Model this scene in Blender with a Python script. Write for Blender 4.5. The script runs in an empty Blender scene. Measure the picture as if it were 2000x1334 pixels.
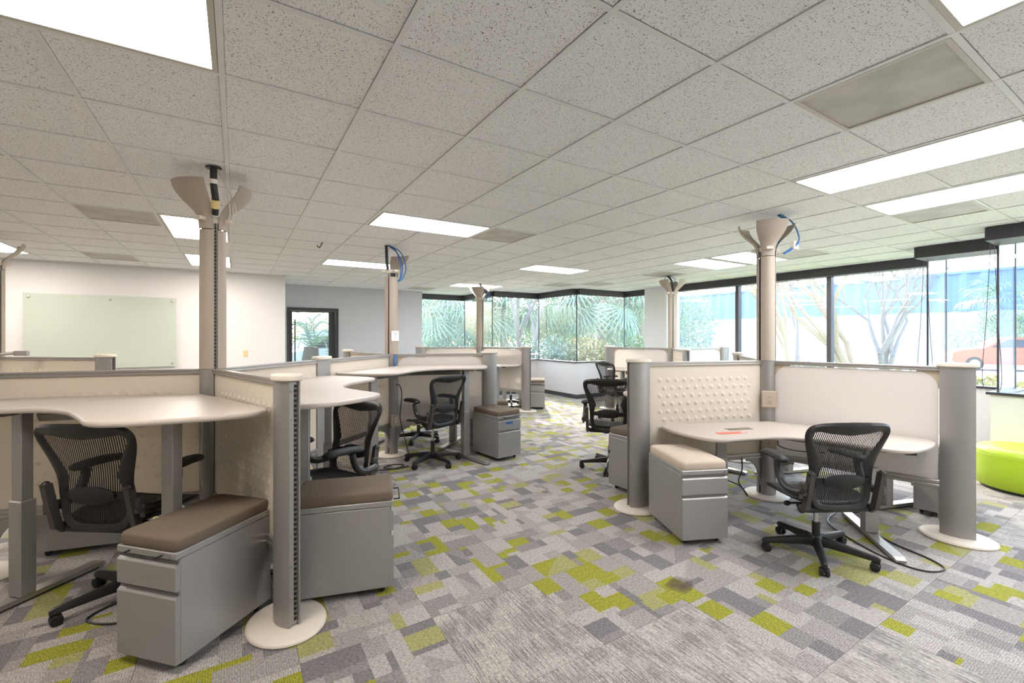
import bpy, bmesh, math, random
from mathutils import Vector, Matrix
from mathutils.geometry import tessellate_polygon
R = math.radians
random.seed(7)
S = bpy.context.scene
COL = S.collection
CEIL = 2.743
CAMH = 1.563
GX, GY, GS = -0.665, 3.016, 0.6096          # ceiling grid origin and module

# ---------------------------------------------------------------- camera, sky, sun, exposure
cam_d = bpy.data.cameras.new('camera'); cam = bpy.data.objects.new('camera', cam_d); COL.objects.link(cam)
cam.location = (0, 0, CAMH); cam.rotation_euler = (R(90), 0, R(-31.696))
cam_d.sensor_width = 36; cam_d.lens = 871.85 / 2000 * 36; cam_d.shift_y = -10.65 / 2000
cam_d.clip_start = .05; cam_d.clip_end = 300
S.camera = cam
W = bpy.data.worlds.new('sky'); S.world = W; W.use_nodes = True
nt = W.node_tree; nt.nodes.clear()
sky = nt.nodes.new('ShaderNodeTexSky'); sky.sky_type = 'NISHITA'; sky.sun_disc = False
sky.sun_elevation = R(30); sky.sun_rotation = R(30); sky.air_density = 1.0; sky.dust_density = 3.0; sky.ozone_density = 1.0
bg = nt.nodes.new('ShaderNodeBackground'); bg.inputs['Strength'].default_value = 1.2
wo = nt.nodes.new('ShaderNodeOutputWorld')
nt.links.new(sky.outputs[0], bg.inputs[0]); nt.links.new(bg.outputs[0], wo.inputs[0])
sun_d = bpy.data.lights.new('sun', 'SUN'); sun = bpy.data.objects.new('sun', sun_d); COL.objects.link(sun)
sun_d.energy = 5.0; sun_d.color = (1, .96, .90); sun_d.angle = R(.6)
sun.rotation_euler = Vector((-.575, -1, -.655)).to_track_quat('-Z', 'Y').to_euler()
sun.location = (0, 0, 20)
LAMP = 12.0                                   # radiance of the ceiling light diffusers
S.view_settings.view_transform = 'Standard'; S.view_settings.look = 'None'
S.view_settings.exposure = 0.92; S.view_settings.gamma = 1.0; S.view_settings.use_curve_mapping = False
S.cycles.use_denoising = True
S.cycles.max_bounces = 10; S.cycles.diffuse_bounces = 5; S.cycles.transparent_max_bounces = 16
S.cycles.sample_clamp_indirect = 6.0
S.cycles.caustics_reflective = False; S.cycles.caustics_refractive = False

# ---------------------------------------------------------------- helpers
def srgb(r, g, b):
    f = lambda c: (c / 255 / 12.92) if c / 255 <= .04045 else ((c / 255 + .055) / 1.055) ** 2.4
    return (f(r), f(g), f(b), 1)

class MB:
    def __init__(s): s.v = []; s.f = []; s.c = []; s.M = None
    def add(s, vs, fs):
        o = len(s.v)
        s.v += [tuple(s.M @ Vector(p)) if s.M else tuple(p) for p in vs]
        s.f += [tuple(i + o for i in f) for f in fs]
        return s
    def box(s, x0, x1, y0, y1, z0, z1, b=0):
        if b <= 0:
            vs = [(x, y, z) for z in (z0, z1) for x, y in ((x0, y0), (x1, y0), (x1, y1), (x0, y1))]
            return s.add(vs, [(3, 2, 1, 0), (4, 5, 6, 7), (0, 1, 5, 4), (1, 2, 6, 5), (2, 3, 7, 6), (3, 0, 4, 7)])
        b = min(b, (x1 - x0) / 2.01, (y1 - y0) / 2.01, (z1 - z0) / 2.01)
        o = [(x0 + b, y0), (x1 - b, y0), (x1, y0 + b), (x1, y1 - b), (x1 - b, y1), (x0 + b, y1), (x0, y1 - b), (x0, y0 + b)]
        cx, cy = (x0 + x1) / 2, (y0 + y1) / 2
        def ins(p): 
            x, y = p
            return (min(max(x, x0 + b), x1 - b), min(max(y, y0 + b), y1 - b))
        i = [ins(p) for p in o]
        return s.loft([[(x, y, z0) for x, y in i], [(x, y, z0 + b) for x, y in o], [(x, y, z1 - b) for x, y in o], [(x, y, z1) for x, y in i]])
    def loft(s, rings, closed=True, caps=True, loop=False):
        n = len(rings[0]); vs = [p for r in rings for p in r]; fs = []
        m = len(rings)
        for k in range(m if loop else m - 1):
            for i in range(n if closed else n - 1):
                j = (i + 1) % n; k2 = (k + 1) % m
                fs.append((k * n + i, k * n + j, k2 * n + j, k2 * n + i))
        if caps and not loop:
            fs.append(tuple(range(n - 1, -1, -1))); fs.append(tuple((m - 1) * n + i for i in range(n)))
        return s.add(vs, fs)
    def prism(s, o, z0, z1, b=0):
        if not b: return s.loft([[(x, y, z0) for x, y in o], [(x, y, z1) for x, y in o]])
        n = len(o); 
        def off(d):
            r = []
            for i in range(n):
                p, q, t = Vector(o[i - 1]), Vector(o[i]), Vector(o[(i + 1) % n])
                e = (t - p).normalized(); nn = Vector((-e.y, e.x)); r.append(tuple(q + nn * d))
            return r
        i1 = off(b); i2 = off(b * .3)
        s.loft([[(x, y, z0) for x, y in i1], [(x, y, z0 + b * .3) for x, y in i2], [(x, y, z0 + b) for x, y in o], [(x, y, z1 - b) for x, y in o],
                [(x, y, z1 - b * .3) for x, y in i2], [(x, y, z1) for x, y in i1]], caps=False)
        k0 = len(s.v) - 6 * n
        for tri in tessellate_polygon([[Vector((x, y, 0)) for x, y in i1]]):
            a_, b_, c_ = (Vector(i1[q]) for q in tri); t = tuple(tri)
            if (b_ - a_).cross(c_ - a_) < 0: t = t[::-1]
            s.f.append(tuple(k0 + 5 * n + q for q in t)); s.f.append(tuple(k0 + q for q in t[::-1]))
        return s
    def tube(s, pts, r, n=8, caps=True, flat=None):
        pts = [Vector(p) for p in pts]; rings = []; m = len(pts)
        up = Vector((0, 0, 1)); prev = None
        for k, p in enumerate(pts):
            d = (pts[min(k + 1, m - 1)] - pts[max(k - 1, 0)]).normalized()
            a = d.cross(up if abs(d.z) < .95 else Vector((1, 0, 0))) if prev is None else (prev - d * prev.dot(d))
            a.normalize(); b = d.cross(a).normalized(); prev = a
            rr = r[k] if isinstance(r, (list, tuple)) else r
            ra, rb = (rr, rr) if flat is None else (rr * flat[0], rr * flat[1])
            rings.append([tuple(p + a * math.cos(t) * ra + b * math.sin(t) * rb) for t in (2 * math.pi * i / n for i in range(n))])
        return s.loft(rings, caps=caps)
    def lathe(s, prof, n=20, c=(0, 0)):
        return s.loft([[(c[0] + r * math.cos(t), c[1] + r * math.sin(t), z) for t in (2 * math.pi * i / n for i in range(n))] for r, z in prof])
    def ell(s, c, a, n=14, m=8):
        return s.loft([[(c[0] + a[0] * math.cos(t) * math.sin(p), c[1] + a[1] * math.sin(t) * math.sin(p), c[2] - a[2] * math.cos(p))
                 for t in (2 * math.pi * i / n for i in range(n))] for p in (math.pi * (.04 + .92 * k / m) for k in range(m + 1))])
    def sheet(s, fn, nu, nv, th=None):
        vs = [fn(i / nu, j / nv) for j in range(nv + 1) for i in range(nu + 1)]
        fs = [(j * (nu + 1) + i, j * (nu + 1) + i + 1, (j + 1) * (nu + 1) + i + 1, (j + 1) * (nu + 1) + i) for j in range(nv) for i in range(nu)]
        s.add(vs, fs)
        if th:
            vs2 = [tuple(Vector(p) + Vector(th)) for p in vs]
            s.add(vs2, [f[::-1] for f in fs])
            o = len(s.v) - len(vs2); a = o - len(vs)
            rim = [i for i in range(nu + 1)] + [j * (nu + 1) + nu for j in range(1, nv + 1)] + [nv * (nu + 1) + i for i in range(nu - 1, -1, -1)] + [j * (nu + 1) for j in range(nv - 1, 0, -1)]
            for k in range(len(rim)):
                p, q = rim[k], rim[(k + 1) % len(rim)]
                s.f.append((a + q, a + p, o + p, o + q))
        return s
    def mesh(s, name, mat, smooth=35):
        me = bpy.data.meshes.new(name); me.from_pydata(s.v, [], s.f)
        if smooth:
            me.shade_smooth(); me.set_sharp_from_angle(angle=R(smooth))
        for m in (mat if isinstance(mat, (list, tuple)) else [mat]): me.materials.append(m)
        return me
    def build(s, name, mat, parent=None, loc=None, rz=None, smooth=35):
        return put(name, s.mesh(name, mat, smooth), parent, loc, rz)

def put(name, me, parent=None, loc=None, rz=None, rot=None):
    o = bpy.data.objects.new(name, me); COL.objects.link(o)
    if parent: o.parent = parent
    if loc: o.location = loc
    if rz is not None: o.rotation_euler = (0, 0, rz)
    if rot is not None: o.rotation_euler = rot
    return o
def tag(o, label, cat, group=None, kind=None):
    if label: o['label'] = label
    if cat: o['category'] = cat
    if group: o['group'] = group
    if kind: o['kind'] = kind
    return o
def empty(name, loc=(0, 0, 0), rz=0):
    o = put(name, None, None, loc, rz); o.empty_display_size = .1
    return o
def struct(o): o['kind'] = 'structure'; return o
def dup(o, parent=None, loc=None, rz=None):
    c = o.copy(); COL.objects.link(c)
    if parent: c.parent = parent
    if loc: c.location = loc
    if rz is not None: c.rotation_euler = (0, 0, rz)
    for k in list(o.children): dup(k, c)
    return c
def smooth_line(p, n=6, closed=False):
    out = []; m = len(p)
    rng = range(m) if closed else range(m - 1)
    for i in rng:
        g = (lambda k: Vector(p[k % m])) if closed else (lambda k: Vector(p[min(max(k, 0), m - 1)]))
        a, b, c, d = g(i - 1), g(i), g(i + 1), g(i + 2)
        for k in range(n):
            t = k / n
            out.append(tuple(.5 * ((2 * b) + (c - a) * t + (2 * a - 5 * b + 4 * c - d) * t * t + (3 * b - a - 3 * c + d) * t ** 3)))
    if not closed: out.append(tuple(p[-1]))
    return out

# ---------------------------------------------------------------- materials
MATS = {}
def mat(name, col, rough=.5, metal=0, noise=0, nscale=30, bump=0, bscale=200, spec=.5, coat=0, aniso=None):
    m = bpy.data.materials.new(name); m.use_nodes = True; n = m.node_tree.nodes; l = m.node_tree.links
    b = n['Principled BSDF']; b.inputs['Base Color'].default_value = col
    b.inputs['Roughness'].default_value = rough; b.inputs['Metallic'].default_value = metal
    b.inputs['Specular IOR Level'].default_value = spec; b.inputs['Coat Weight'].default_value = coat
    if noise or bump:
        tc = n.new('ShaderNodeTexCoord'); 
        mp = n.new('ShaderNodeMapping'); l.new(tc.outputs['Object'], mp.inputs[0])
        if aniso: mp.inputs['Scale'].default_value = aniso
    if noise:
        t = n.new('ShaderNodeTexNoise'); t.inputs['Scale'].default_value = nscale; t.inputs['Detail'].default_value = 3
        l.new(mp.outputs[0], t.inputs['Vector'])
        mx = n.new('ShaderNodeMix'); mx.data_type = 'RGBA'; l.new(t.outputs['Fac'], mx.inputs[0])
        mx.inputs[6].default_value = tuple(c * (1 - noise) for c in col[:3]) + (1,); mx.inputs[7].default_value = tuple(min(1, c * (1 + noise)) for c in col[:3]) + (1,)
        l.new(mx.outputs[2], b.inputs['Base Color'])
    if bump:
        t2 = n.new('ShaderNodeTexNoise'); t2.inputs['Scale'].default_value = bscale; l.new(mp.outputs[0], t2.inputs['Vector'])
        bp = n.new('ShaderNodeBump'); bp.inputs['Strength'].default_value = bump; bp.inputs['Distance'].default_value = .01
        l.new(t2.outputs['Fac'], bp.inputs['Height']); l.new(bp.outputs[0], b.inputs['Normal'])
    MATS[name] = m; return m
M = MATS
mat('wall_white', srgb(224, 222, 221), .85, noise=.015, nscale=2, bump=.05, bscale=300)
mat('wall_grey', srgb(196, 198, 203), .85, noise=.015, nscale=2, bump=.05, bscale=300)
mat('base_dark', srgb(72, 70, 70), .6)
mat('frame_dark', srgb(58, 56, 60), .5, noise=.05)
mat('mullion', srgb(86, 82, 84), .4, .3)
mat('tee', srgb(230, 231, 232), .55)
mat('lamp_frame', srgb(200, 196, 188), .5)
mat('alu', srgb(172, 168, 163), .38, .75, noise=.03, nscale=8)
mat('post_grey', srgb(156, 153, 150), .42, .55, noise=.03, nscale=6)
mat('pole_tan', srgb(170, 158, 143), .55, .1, noise=.03, nscale=5)
mat('petal_tan', srgb(172, 160, 147), .6)
mat('cream', srgb(214, 204, 190), .45, noise=.02, nscale=10)
mat('desk_top', srgb(186, 176, 166), .38, noise=.015, nscale=60)
mat('desk_edge', srgb(214, 198, 178), .5)
mat('ped_grey', srgb(160, 158, 156), .40, .5, noise=.03, nscale=7)
mat('ped_pull', srgb(120, 116, 112), .45, .4)
mat('cushion_brown', srgb(106, 92, 78), .9, noise=.1, nscale=150, bump=.25, bscale=700)
mat('cushion_beige', srgb(196, 180, 162), .9, noise=.07, nscale=150, bump=.25, bscale=700)
mat('black', srgb(30, 29, 29), .45)
mat('black_soft', srgb(27, 26, 26), .6)
mat('chair_frame', srgb(31, 30, 30), .42, noise=.06, nscale=20)
mat('chair_link', srgb(72, 68, 65), .4, .2)
mat('rubber', srgb(20, 20, 20), .55)
mat('chrome', srgb(190, 190, 192), .2, 1)
mat('screw', srgb(190, 188, 184), .3, .9)
mat('cable_white', srgb(215, 210, 200), .5)
mat('cable_blue', srgb(40, 98, 160), .45)
mat('outlet', srgb(176, 160, 142), .5)
mat('outlet_wall', srgb(222, 200, 140), .5)
mat('slot', srgb(40, 38, 36), .6)
mat('paper', srgb(238, 234, 226), .8)
mat('ink', srgb(90, 90, 96), .8)
mat('red_paper', srgb(218, 96, 72), .7)
mat('olive_paper', srgb(120, 112, 92), .7)
mat('blue_tape', srgb(36, 104, 172), .7, noise=.1, nscale=100)
mat('lime_vinyl', srgb(168, 196, 40), .42, noise=.04, nscale=8, spec=.5)
mat('hole', srgb(45, 42, 40), .8)

def glass_mat(name, tint, haze):
    m = bpy.data.materials.new(name); m.use_nodes = True; n = m.node_tree.nodes; l = m.node_tree.links; n.clear()
    o = n.new('ShaderNodeOutputMaterial'); tr = n.new('ShaderNodeBsdfTransparent'); tr.inputs[0].default_value = tint
    gl = n.new('ShaderNodeBsdfGlossy'); gl.inputs['Roughness'].default_value = .0
    tl = n.new('ShaderNodeBsdfTranslucent'); tl.inputs[0].default_value = (.95, .98, 1, 1)
    lw_ = n.new('ShaderNodeLayerWeight'); lw_.inputs[0].default_value = .5
    pw = n.new('ShaderNodeMath'); pw.operation = 'POWER'; pw.inputs[1].default_value = 5; l.new(lw_.outputs['Facing'], pw.inputs[0])
    fr = n.new('ShaderNodeMath'); fr.operation = 'MULTIPLY_ADD'; fr.inputs[1].default_value = .6; fr.inputs[2].default_value = .035; l.new(pw.outputs[0], fr.inputs[0])
    tc = n.new('ShaderNodeTexCoord'); no = n.new('ShaderNodeTexNoise'); no.inputs['Scale'].default_value = 1.6; no.inputs['Detail'].default_value = 4
    l.new(tc.outputs['Object'], no.inputs['Vector'])
    mu = n.new('ShaderNodeMath'); mu.operation = 'MULTIPLY'; mu.inputs[1].default_value = haze * 2; l.new(no.outputs['Fac'], mu.inputs[0])
    a = n.new('ShaderNodeMixShader'); l.new(mu.outputs[0], a.inputs[0]); l.new(tr.outputs[0], a.inputs[1]); l.new(tl.outputs[0], a.inputs[2])
    b = n.new('ShaderNodeMixShader'); l.new(fr.outputs[0], b.inputs[0]); l.new(a.outputs[0], b.inputs[1]); l.new(gl.outputs[0], b.inputs[2])
    l.new(b.outputs[0], o.inputs[0]); M[name] = m
glass_mat('window_glass', (.95, .975, .975, 1), .022)
glass_mat('door_glass', (.62, .66, .68, 1), .01)
m = mat('board_glass', srgb(192, 200, 188), .12, noise=.02, nscale=3, spec=.5)

def emit_mat(name, col, st):
    m = bpy.data.materials.new(name); m.use_nodes = True; n = m.node_tree.nodes; l = m.node_tree.links
    b = n['Principled BSDF']; b.inputs['Base Color'].default_value = (.9, .9, .88, 1); b.inputs['Roughness'].default_value = .4
    b.inputs['Emission Color'].default_value = col; b.inputs['Emission Strength'].default_value = st
    M[name] = m
emit_mat('lamp_warm', (1, .91, .83, 1), LAMP * 1.04)
emit_mat('lamp_cool', (.95, .95, 1, 1), LAMP)

def ceiling_mat():
    m = bpy.data.materials.new('ceiling_tile'); m.use_nodes = True; n = m.node_tree.nodes; l = m.node_tree.links
    b = n['Principled BSDF']; b.inputs['Roughness'].default_value = .95
    tc = n.new('ShaderNodeTexCoord'); oi = n.new('ShaderNodeObjectInfo')
    sc = n.new('ShaderNodeVectorMath'); sc.operation = 'SCALE'; sc.inputs[0].default_value = (37, 53, 11); l.new(oi.outputs['Random'], sc.inputs['Scale'])
    ad = n.new('ShaderNodeVectorMath'); ad.operation = 'ADD'; l.new(tc.outputs['Object'], ad.inputs[0]); l.new(sc.outputs[0], ad.inputs[1])
    wn = n.new('ShaderNodeTexNoise'); wn.inputs['Scale'].default_value = 60; l.new(ad.outputs[0], wn.inputs['Vector'])
    mixv = n.new('ShaderNodeMix'); mixv.data_type = 'VECTOR'; mixv.inputs[0].default_value = .02; l.new(ad.outputs[0], mixv.inputs[4]); l.new(wn.outputs['Color'], mixv.inputs[5])
    v = n.new('ShaderNodeTexNoise'); v.inputs['Scale'].default_value = 150; v.inputs['Detail'].default_value = 1.5; v.inputs['Roughness'].default_value = .6
    l.new(mixv.outputs[1], v.inputs['Vector'])
    cr = n.new('ShaderNodeValToRGB'); cr.color_ramp.elements[0].position = .345; cr.color_ramp.elements[1].position = .385
    cr.color_ramp.elements[0].color = srgb(130, 124, 119); cr.color_ramp.elements[1].color = srgb(241, 242, 245)
    l.new(v.outputs['Fac'], cr.inputs[0]); l.new(cr.outputs[0], b.inputs['Base Color'])
    bp = n.new('ShaderNodeBump'); bp.inputs['Strength'].default_value = .4; bp.inputs['Distance'].default_value = .004
    l.new(v.outputs['Fac'], bp.inputs['Height']); l.new(bp.outputs[0], b.inputs['Normal'])
    M['ceiling_tile'] = m
ceiling_mat()

def carpet_mat(name, streak):
    m = bpy.data.materials.new(name); m.use_nodes = True; n = m.node_tree.nodes; l = m.node_tree.links
    b = n['Principled BSDF']; b.inputs['Roughness'].default_value = .95; b.inputs['Specular IOR Level'].default_value = .25
    b.inputs['Sheen Weight'].default_value = .1
    tc = n.new('ShaderNodeTexCoord'); oi = n.new('ShaderNodeObjectInfo')
    sc = n.new('ShaderNodeVectorMath'); sc.operation = 'SCALE'; sc.inputs[0].default_value = (17, 23, 0); l.new(oi.outputs['Random'], sc.inputs['Scale'])
    ad = n.new('ShaderNodeVectorMath'); ad.operation = 'ADD'; l.new(tc.outputs['Object'], ad.inputs[0]); l.new(sc.outputs[0], ad.inputs[1])
    if streak:
        mp = n.new('ShaderNodeMapping'); mp.inputs['Scale'].default_value = (130, 7, 1); l.new(ad.outputs[0], mp.inputs[0])
        t = n.new('ShaderNodeTexNoise'); t.inputs['Scale'].default_value = 1; t.inputs['Detail'].default_value = 4; l.new(mp.outputs[0], t.inputs['Vector'])
        t3 = n.new('ShaderNodeTexNoise'); t3.inputs['Scale'].default_value = 6; l.new(ad.outputs[0], t3.inputs['Vector'])
        ma = n.new('ShaderNodeMath'); ma.operation = 'MULTIPLY_ADD'; ma.inputs[1].default_value = .35; l.new(t3.outputs['Fac'], ma.inputs[0])
        mb = n.new('ShaderNodeMath'); mb.operation = 'MULTIPLY'; mb.inputs[1].default_value = .65; l.new(t.outputs['Fac'], mb.inputs[0]); l.new(mb.outputs[0], ma.inputs[2])
        cr = n.new('ShaderNodeValToRGB'); cr.color_ramp.elements[0].position = .42; cr.color_ramp.elements[1].position = .56
        cr.color_ramp.elements[0].color = srgb(122, 117, 113); cr.color_ramp.elements[1].color = srgb(170, 164, 157)
        l.new(ma.outputs[0], cr.inputs[0]); col = cr.outputs[0]
    else:
        at = n.new('ShaderNodeAttribute'); at.attribute_name = 'patch'; col = at.outputs['Color']
    mp2 = n.new('ShaderNodeMapping'); mp2.inputs['Scale'].default_value = (1, .35, 1); l.new(ad.outputs[0], mp2.inputs[0])
    t2 = n.new('ShaderNodeTexNoise'); t2.inputs['Scale'].default_value = 170; t2.inputs['Detail'].default_value = 2; l.new(mp2.outputs[0], t2.inputs['Vector'])
    wv = n.new('ShaderNodeTexWave'); wv.inputs['Scale'].default_value = 30; wv.inputs['Distortion'].default_value = 1.5; l.new(ad.outputs[0], wv.inputs['Vector'])
    mr = n.new('ShaderNodeMapRange'); mr.inputs[1].default_value = .3; mr.inputs[2].default_value = .7; mr.inputs[3].default_value = .62; mr.inputs[4].default_value = 1.38; l.new(t2.outputs['Fac'], mr.inputs[0])
    mr2 = n.new('ShaderNodeMapRange'); mr2.inputs[3].default_value = .86; mr2.inputs[4].default_value = 1.12; l.new(wv.outputs['Fac'], mr2.inputs[0])
    mm = n.new('ShaderNodeMath'); mm.operation = 'MULTIPLY'; l.new(mr.outputs[0], mm.inputs[0]); l.new(mr2.outputs[0], mm.inputs[1])
    vm = n.new('ShaderNodeVectorMath'); vm.operation = 'SCALE'; l.new(col, vm.inputs[0]); l.new(mm.outputs[0], vm.inputs['Scale'])
    l.new(vm.outputs[0], b.inputs['Base Color'])
    bp = n.new('ShaderNodeBump'); bp.inputs['Strength'].default_value = .5; bp.inputs['Distance'].default_value = .004; l.new(t2.outputs['Fac'], bp.inputs['Height']); l.new(bp.outputs[0], b.inputs['Normal'])
    M[name] = m
carpet_mat('carpet_patch', False); carpet_mat('carpet_streak', True)

def slotted_mat():                          # steel strip punched with a row of slots
    m = bpy.data.materials.new('slotted'); m.use_nodes = True; n = m.node_tree.nodes; l = m.node_tree.links
    b = n['Principled BSDF']; b.inputs['Roughness'].default_value = .45; b.inputs['Metallic'].default_value = .4
    tc = n.new('ShaderNodeTexCoord'); sp = n.new('ShaderNodeSeparateXYZ'); l.new(tc.outputs['Object'], sp.inputs[0])
    w = n.new('ShaderNodeMath'); w.operation = 'MULTIPLY'; w.inputs[1].default_value = 38; l.new(sp.outputs['Z'], w.inputs[0])
    fr = n.new('ShaderNodeMath'); fr.operation = 'FRACT'; l.new(w.outputs[0], fr.inputs[0])
    lt = n.new('ShaderNodeMath'); lt.operation = 'LESS_THAN'; lt.inputs[1].default_value = .62; l.new(fr.outputs[0], lt.inputs[0])
    mx = n.new('ShaderNodeMix'); mx.data_type = 'RGBA'; l.new(lt.outputs[0], mx.inputs[0]); mx.inputs[6].default_value = srgb(120, 114, 106); mx.inputs[7].default_value = srgb(24, 22, 20)
    l.new(mx.outputs[2], b.inputs['Base Color']); M['slotted'] = m
slotted_mat()

def screen_mat(name, col, trans):
    m = bpy.data.materials.new(name); m.use_nodes = True; n = m.node_tree.nodes; l = m.node_tree.links; n.clear()
    o = n.new('ShaderNodeOutputMaterial'); d = n.new('ShaderNodeBsdfDiffuse'); d.inputs[0].default_value = col
    t = n.new('ShaderNodeBsdfTranslucent'); t.inputs[0].default_value = col
    g = n.new('ShaderNodeBsdfGlossy'); g.inputs['Roughness'].default_value = .45
    a = n.new('ShaderNodeMixShader'); a.inputs[0].default_value = trans; l.new(d.outputs[0], a.inputs[1]); l.new(t.outputs[0], a.inputs[2])
    b = n.new('ShaderNodeMixShader'); b.inputs[0].default_value = .03; l.new(a.outputs[0], b.inputs[1]); l.new(g.outputs[0], b.inputs[2])
    tc = n.new('ShaderNodeTexCoord'); no = n.new('ShaderNodeTexNoise'); no.inputs['Scale'].default_value = 3; l.new(tc.outputs['Object'], no.inputs['Vector'])
    mx = n.new('ShaderNodeMix'); mx.data_type = 'RGBA'; l.new(no.outputs['Fac'], mx.inputs[0]); mx.inputs[6].default_value = tuple(c * .96 for c in col[:3]) + (1,); mx.inputs[7].default_value = col
    l.new(mx.outputs[2], d.inputs[0]); l.new(b.outputs[0], o.inputs[0]); M[name] = m
screen_mat('screen_dimple', srgb(230, 221, 207), .35)
screen_mat('screen_plain', srgb(228, 221, 214), .45)
screen_mat('screen_web', srgb(206, 190, 166), .3)

def mesh_fabric():
    m = bpy.data.materials.new('mesh_fabric'); m.use_nodes = True; n = m.node_tree.nodes; l = m.node_tree.links; n.clear()
    o = n.new('ShaderNodeOutputMaterial'); d = n.new('ShaderNodeBsdfPrincipled'); d.inputs['Base Color'].default_value = srgb(24, 23, 23); d.inputs['Roughness'].default_value = .7
    t = n.new('ShaderNodeBsdfTransparent')
    tc = n.new('ShaderNodeTexCoord'); sp = n.new('ShaderNodeSeparateXYZ'); l.new(tc.outputs['Object'], sp.inputs[0])
    ma = n.new('ShaderNodeMath'); ma.operation = 'MULTIPLY_ADD'; ma.inputs[1].default_value = .12; l.new(sp.outputs['Z'], ma.inputs[0]); l.new(sp.outputs['Y'], ma.inputs[2])
    w = n.new('ShaderNodeMath'); w.operation = 'MULTIPLY'; w.inputs[1].default_value = 84; l.new(ma.outputs[0], w.inputs[0])
    fr = n.new('ShaderNodeMath'); fr.operation = 'FRACT'; l.new(w.outputs[0], fr.inputs[0])
    lt = n.new('ShaderNodeMath'); lt.operation = 'LESS_THAN'; lt.inputs[1].default_value = .62; l.new(fr.outputs[0], lt.inputs[0])
    a = n.new('ShaderNodeMixShader'); l.new(lt.outputs[0], a.inputs[0]); l.new(t.outputs[0], a.inputs[1]); l.new(d.outputs[0], a.inputs[2])
    l.new(a.outputs[0], o.inputs[0]); M['mesh_fabric'] = m
mesh_fabric()

def perforated():
    m = bpy.data.materials.new('perforated'); m.use_nodes = True; n = m.node_tree.nodes; l = m.node_tree.links
    b = n['Principled BSDF']; b.inputs['Roughness'].default_value = .5
    tc = n.new('ShaderNodeTexCoord'); v = n.new('ShaderNodeTexVoronoi'); v.inputs['Scale'].default_value = 80; v.inputs['Randomness'].default_value = 0
    l.new(tc.outputs['Object'], v.inputs['Vector'])
    cr = n.new('ShaderNodeValToRGB'); cr.color_ramp.elements[0].position = .33; cr.color_ramp.elements[1].position = .42
    cr.color_ramp.elements[0].color = srgb(66, 64, 62); cr.color_ramp.elements[1].color = srgb(190, 186, 180); l.new(v.outputs['Distance'], cr.inputs[0])
    no = n.new('ShaderNodeTexNoise'); no.inputs['Scale'].default_value = 4; l.new(tc.outputs['Object'], no.inputs['Vector'])
    mr = n.new('ShaderNodeMapRange'); mr.inputs[1].default_value = .35; mr.inputs[2].default_value = .65; mr.inputs[3].default_value = .8; mr.inputs[4].default_value = 1.05; l.new(no.outputs['Fac'], mr.inputs[0])
    vm = n.new('ShaderNodeVectorMath'); vm.operation = 'SCALE'; l.new(cr.outputs[0], vm.inputs[0]); l.new(mr.outputs[0], vm.inputs['Scale'])
    l.new(vm.outputs[0], b.inputs['Base Color']); M['perforated'] = m
perforated()
# outdoors
mat('asphalt', srgb(164, 164, 164), .9, noise=.06, nscale=3)
mat('lawn', srgb(150, 168, 96), .95, noise=.2, nscale=8)
mat('building_white', srgb(186, 185, 184), .9, noise=.02, nscale=1)
mat('siding_blue', srgb(108, 132, 196), .6, noise=.04, nscale=1)
mat('win_dark', srgb(90, 104, 132), .25)
mat('frond', srgb(130, 158, 138), .6, noise=.2, nscale=3)
mat('frond_pale', srgb(146, 170, 136), .6, noise=.2, nscale=3)
mat('palm_trunk', srgb(140, 128, 116), .9, noise=.2, nscale=12, bump=.6, bscale=30)
mat('palm_dark', srgb(84, 78, 72), .95, noise=.25, nscale=14, bump=.6, bscale=30)
mat('bark', srgb(128, 122, 118), .9, noise=.15, nscale=8)
mat('bark_tan', srgb(168, 148, 128), .9, noise=.15, nscale=8)
mat('leaf', srgb(140, 160, 116), .7, noise=.25, nscale=4)
mat('leaf_gold', srgb(190, 178, 126), .7, noise=.2, nscale=4)
mat('leaf_sage', srgb(140, 162, 146), .7, noise=.2, nscale=4)
mat('car_red', srgb(222, 84, 52), .3, 0, coat=.6)
mat('car_white', srgb(232, 236, 242), .3, 0, coat=.6)
mat('car_glass', srgb(56, 66, 80), .1)
mat('concrete', srgb(206, 203, 198), .9, noise=.05, nscale=4)

# ================================================================ the room
RECTS = [(-7, 7.45, -2.6, 1.43), (-7, 8.2, 1.43, 2.25), (-7, 8.95, 2.25, 7.08), (-7, 8.68, 7.08, 7.75), (-7, 8.92, 7.75, 8.67),
         (-7, 7.26, 8.67, 9.83), (.82, 7.26, 9.83, 10.32), (.82, 5.76, 10.32, 11.35), (4.2, 5.76, 11.35, 12.0)]
YAW = R(31.696)
def project(x, y, z):
    d = math.sin(YAW) * x + math.cos(YAW) * y; l = math.cos(YAW) * x - math.sin(YAW) * y
    return (1000 + 871.85 * l / d, 656.35 - 871.85 * (z - CAMH) / d, d) if d > .05 else (1e9, 1e9, d)
def in_view(x0, x1, y0, y1, z):
    pts = [project(x, y, z) for x in (x0, (x0 + x1) / 2, x1) for y in (y0, (y0 + y1) / 2, y1)]
    return any(-20 < p[0] < 2020 and -20 < p[1] < 1354 for p in pts)
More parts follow.
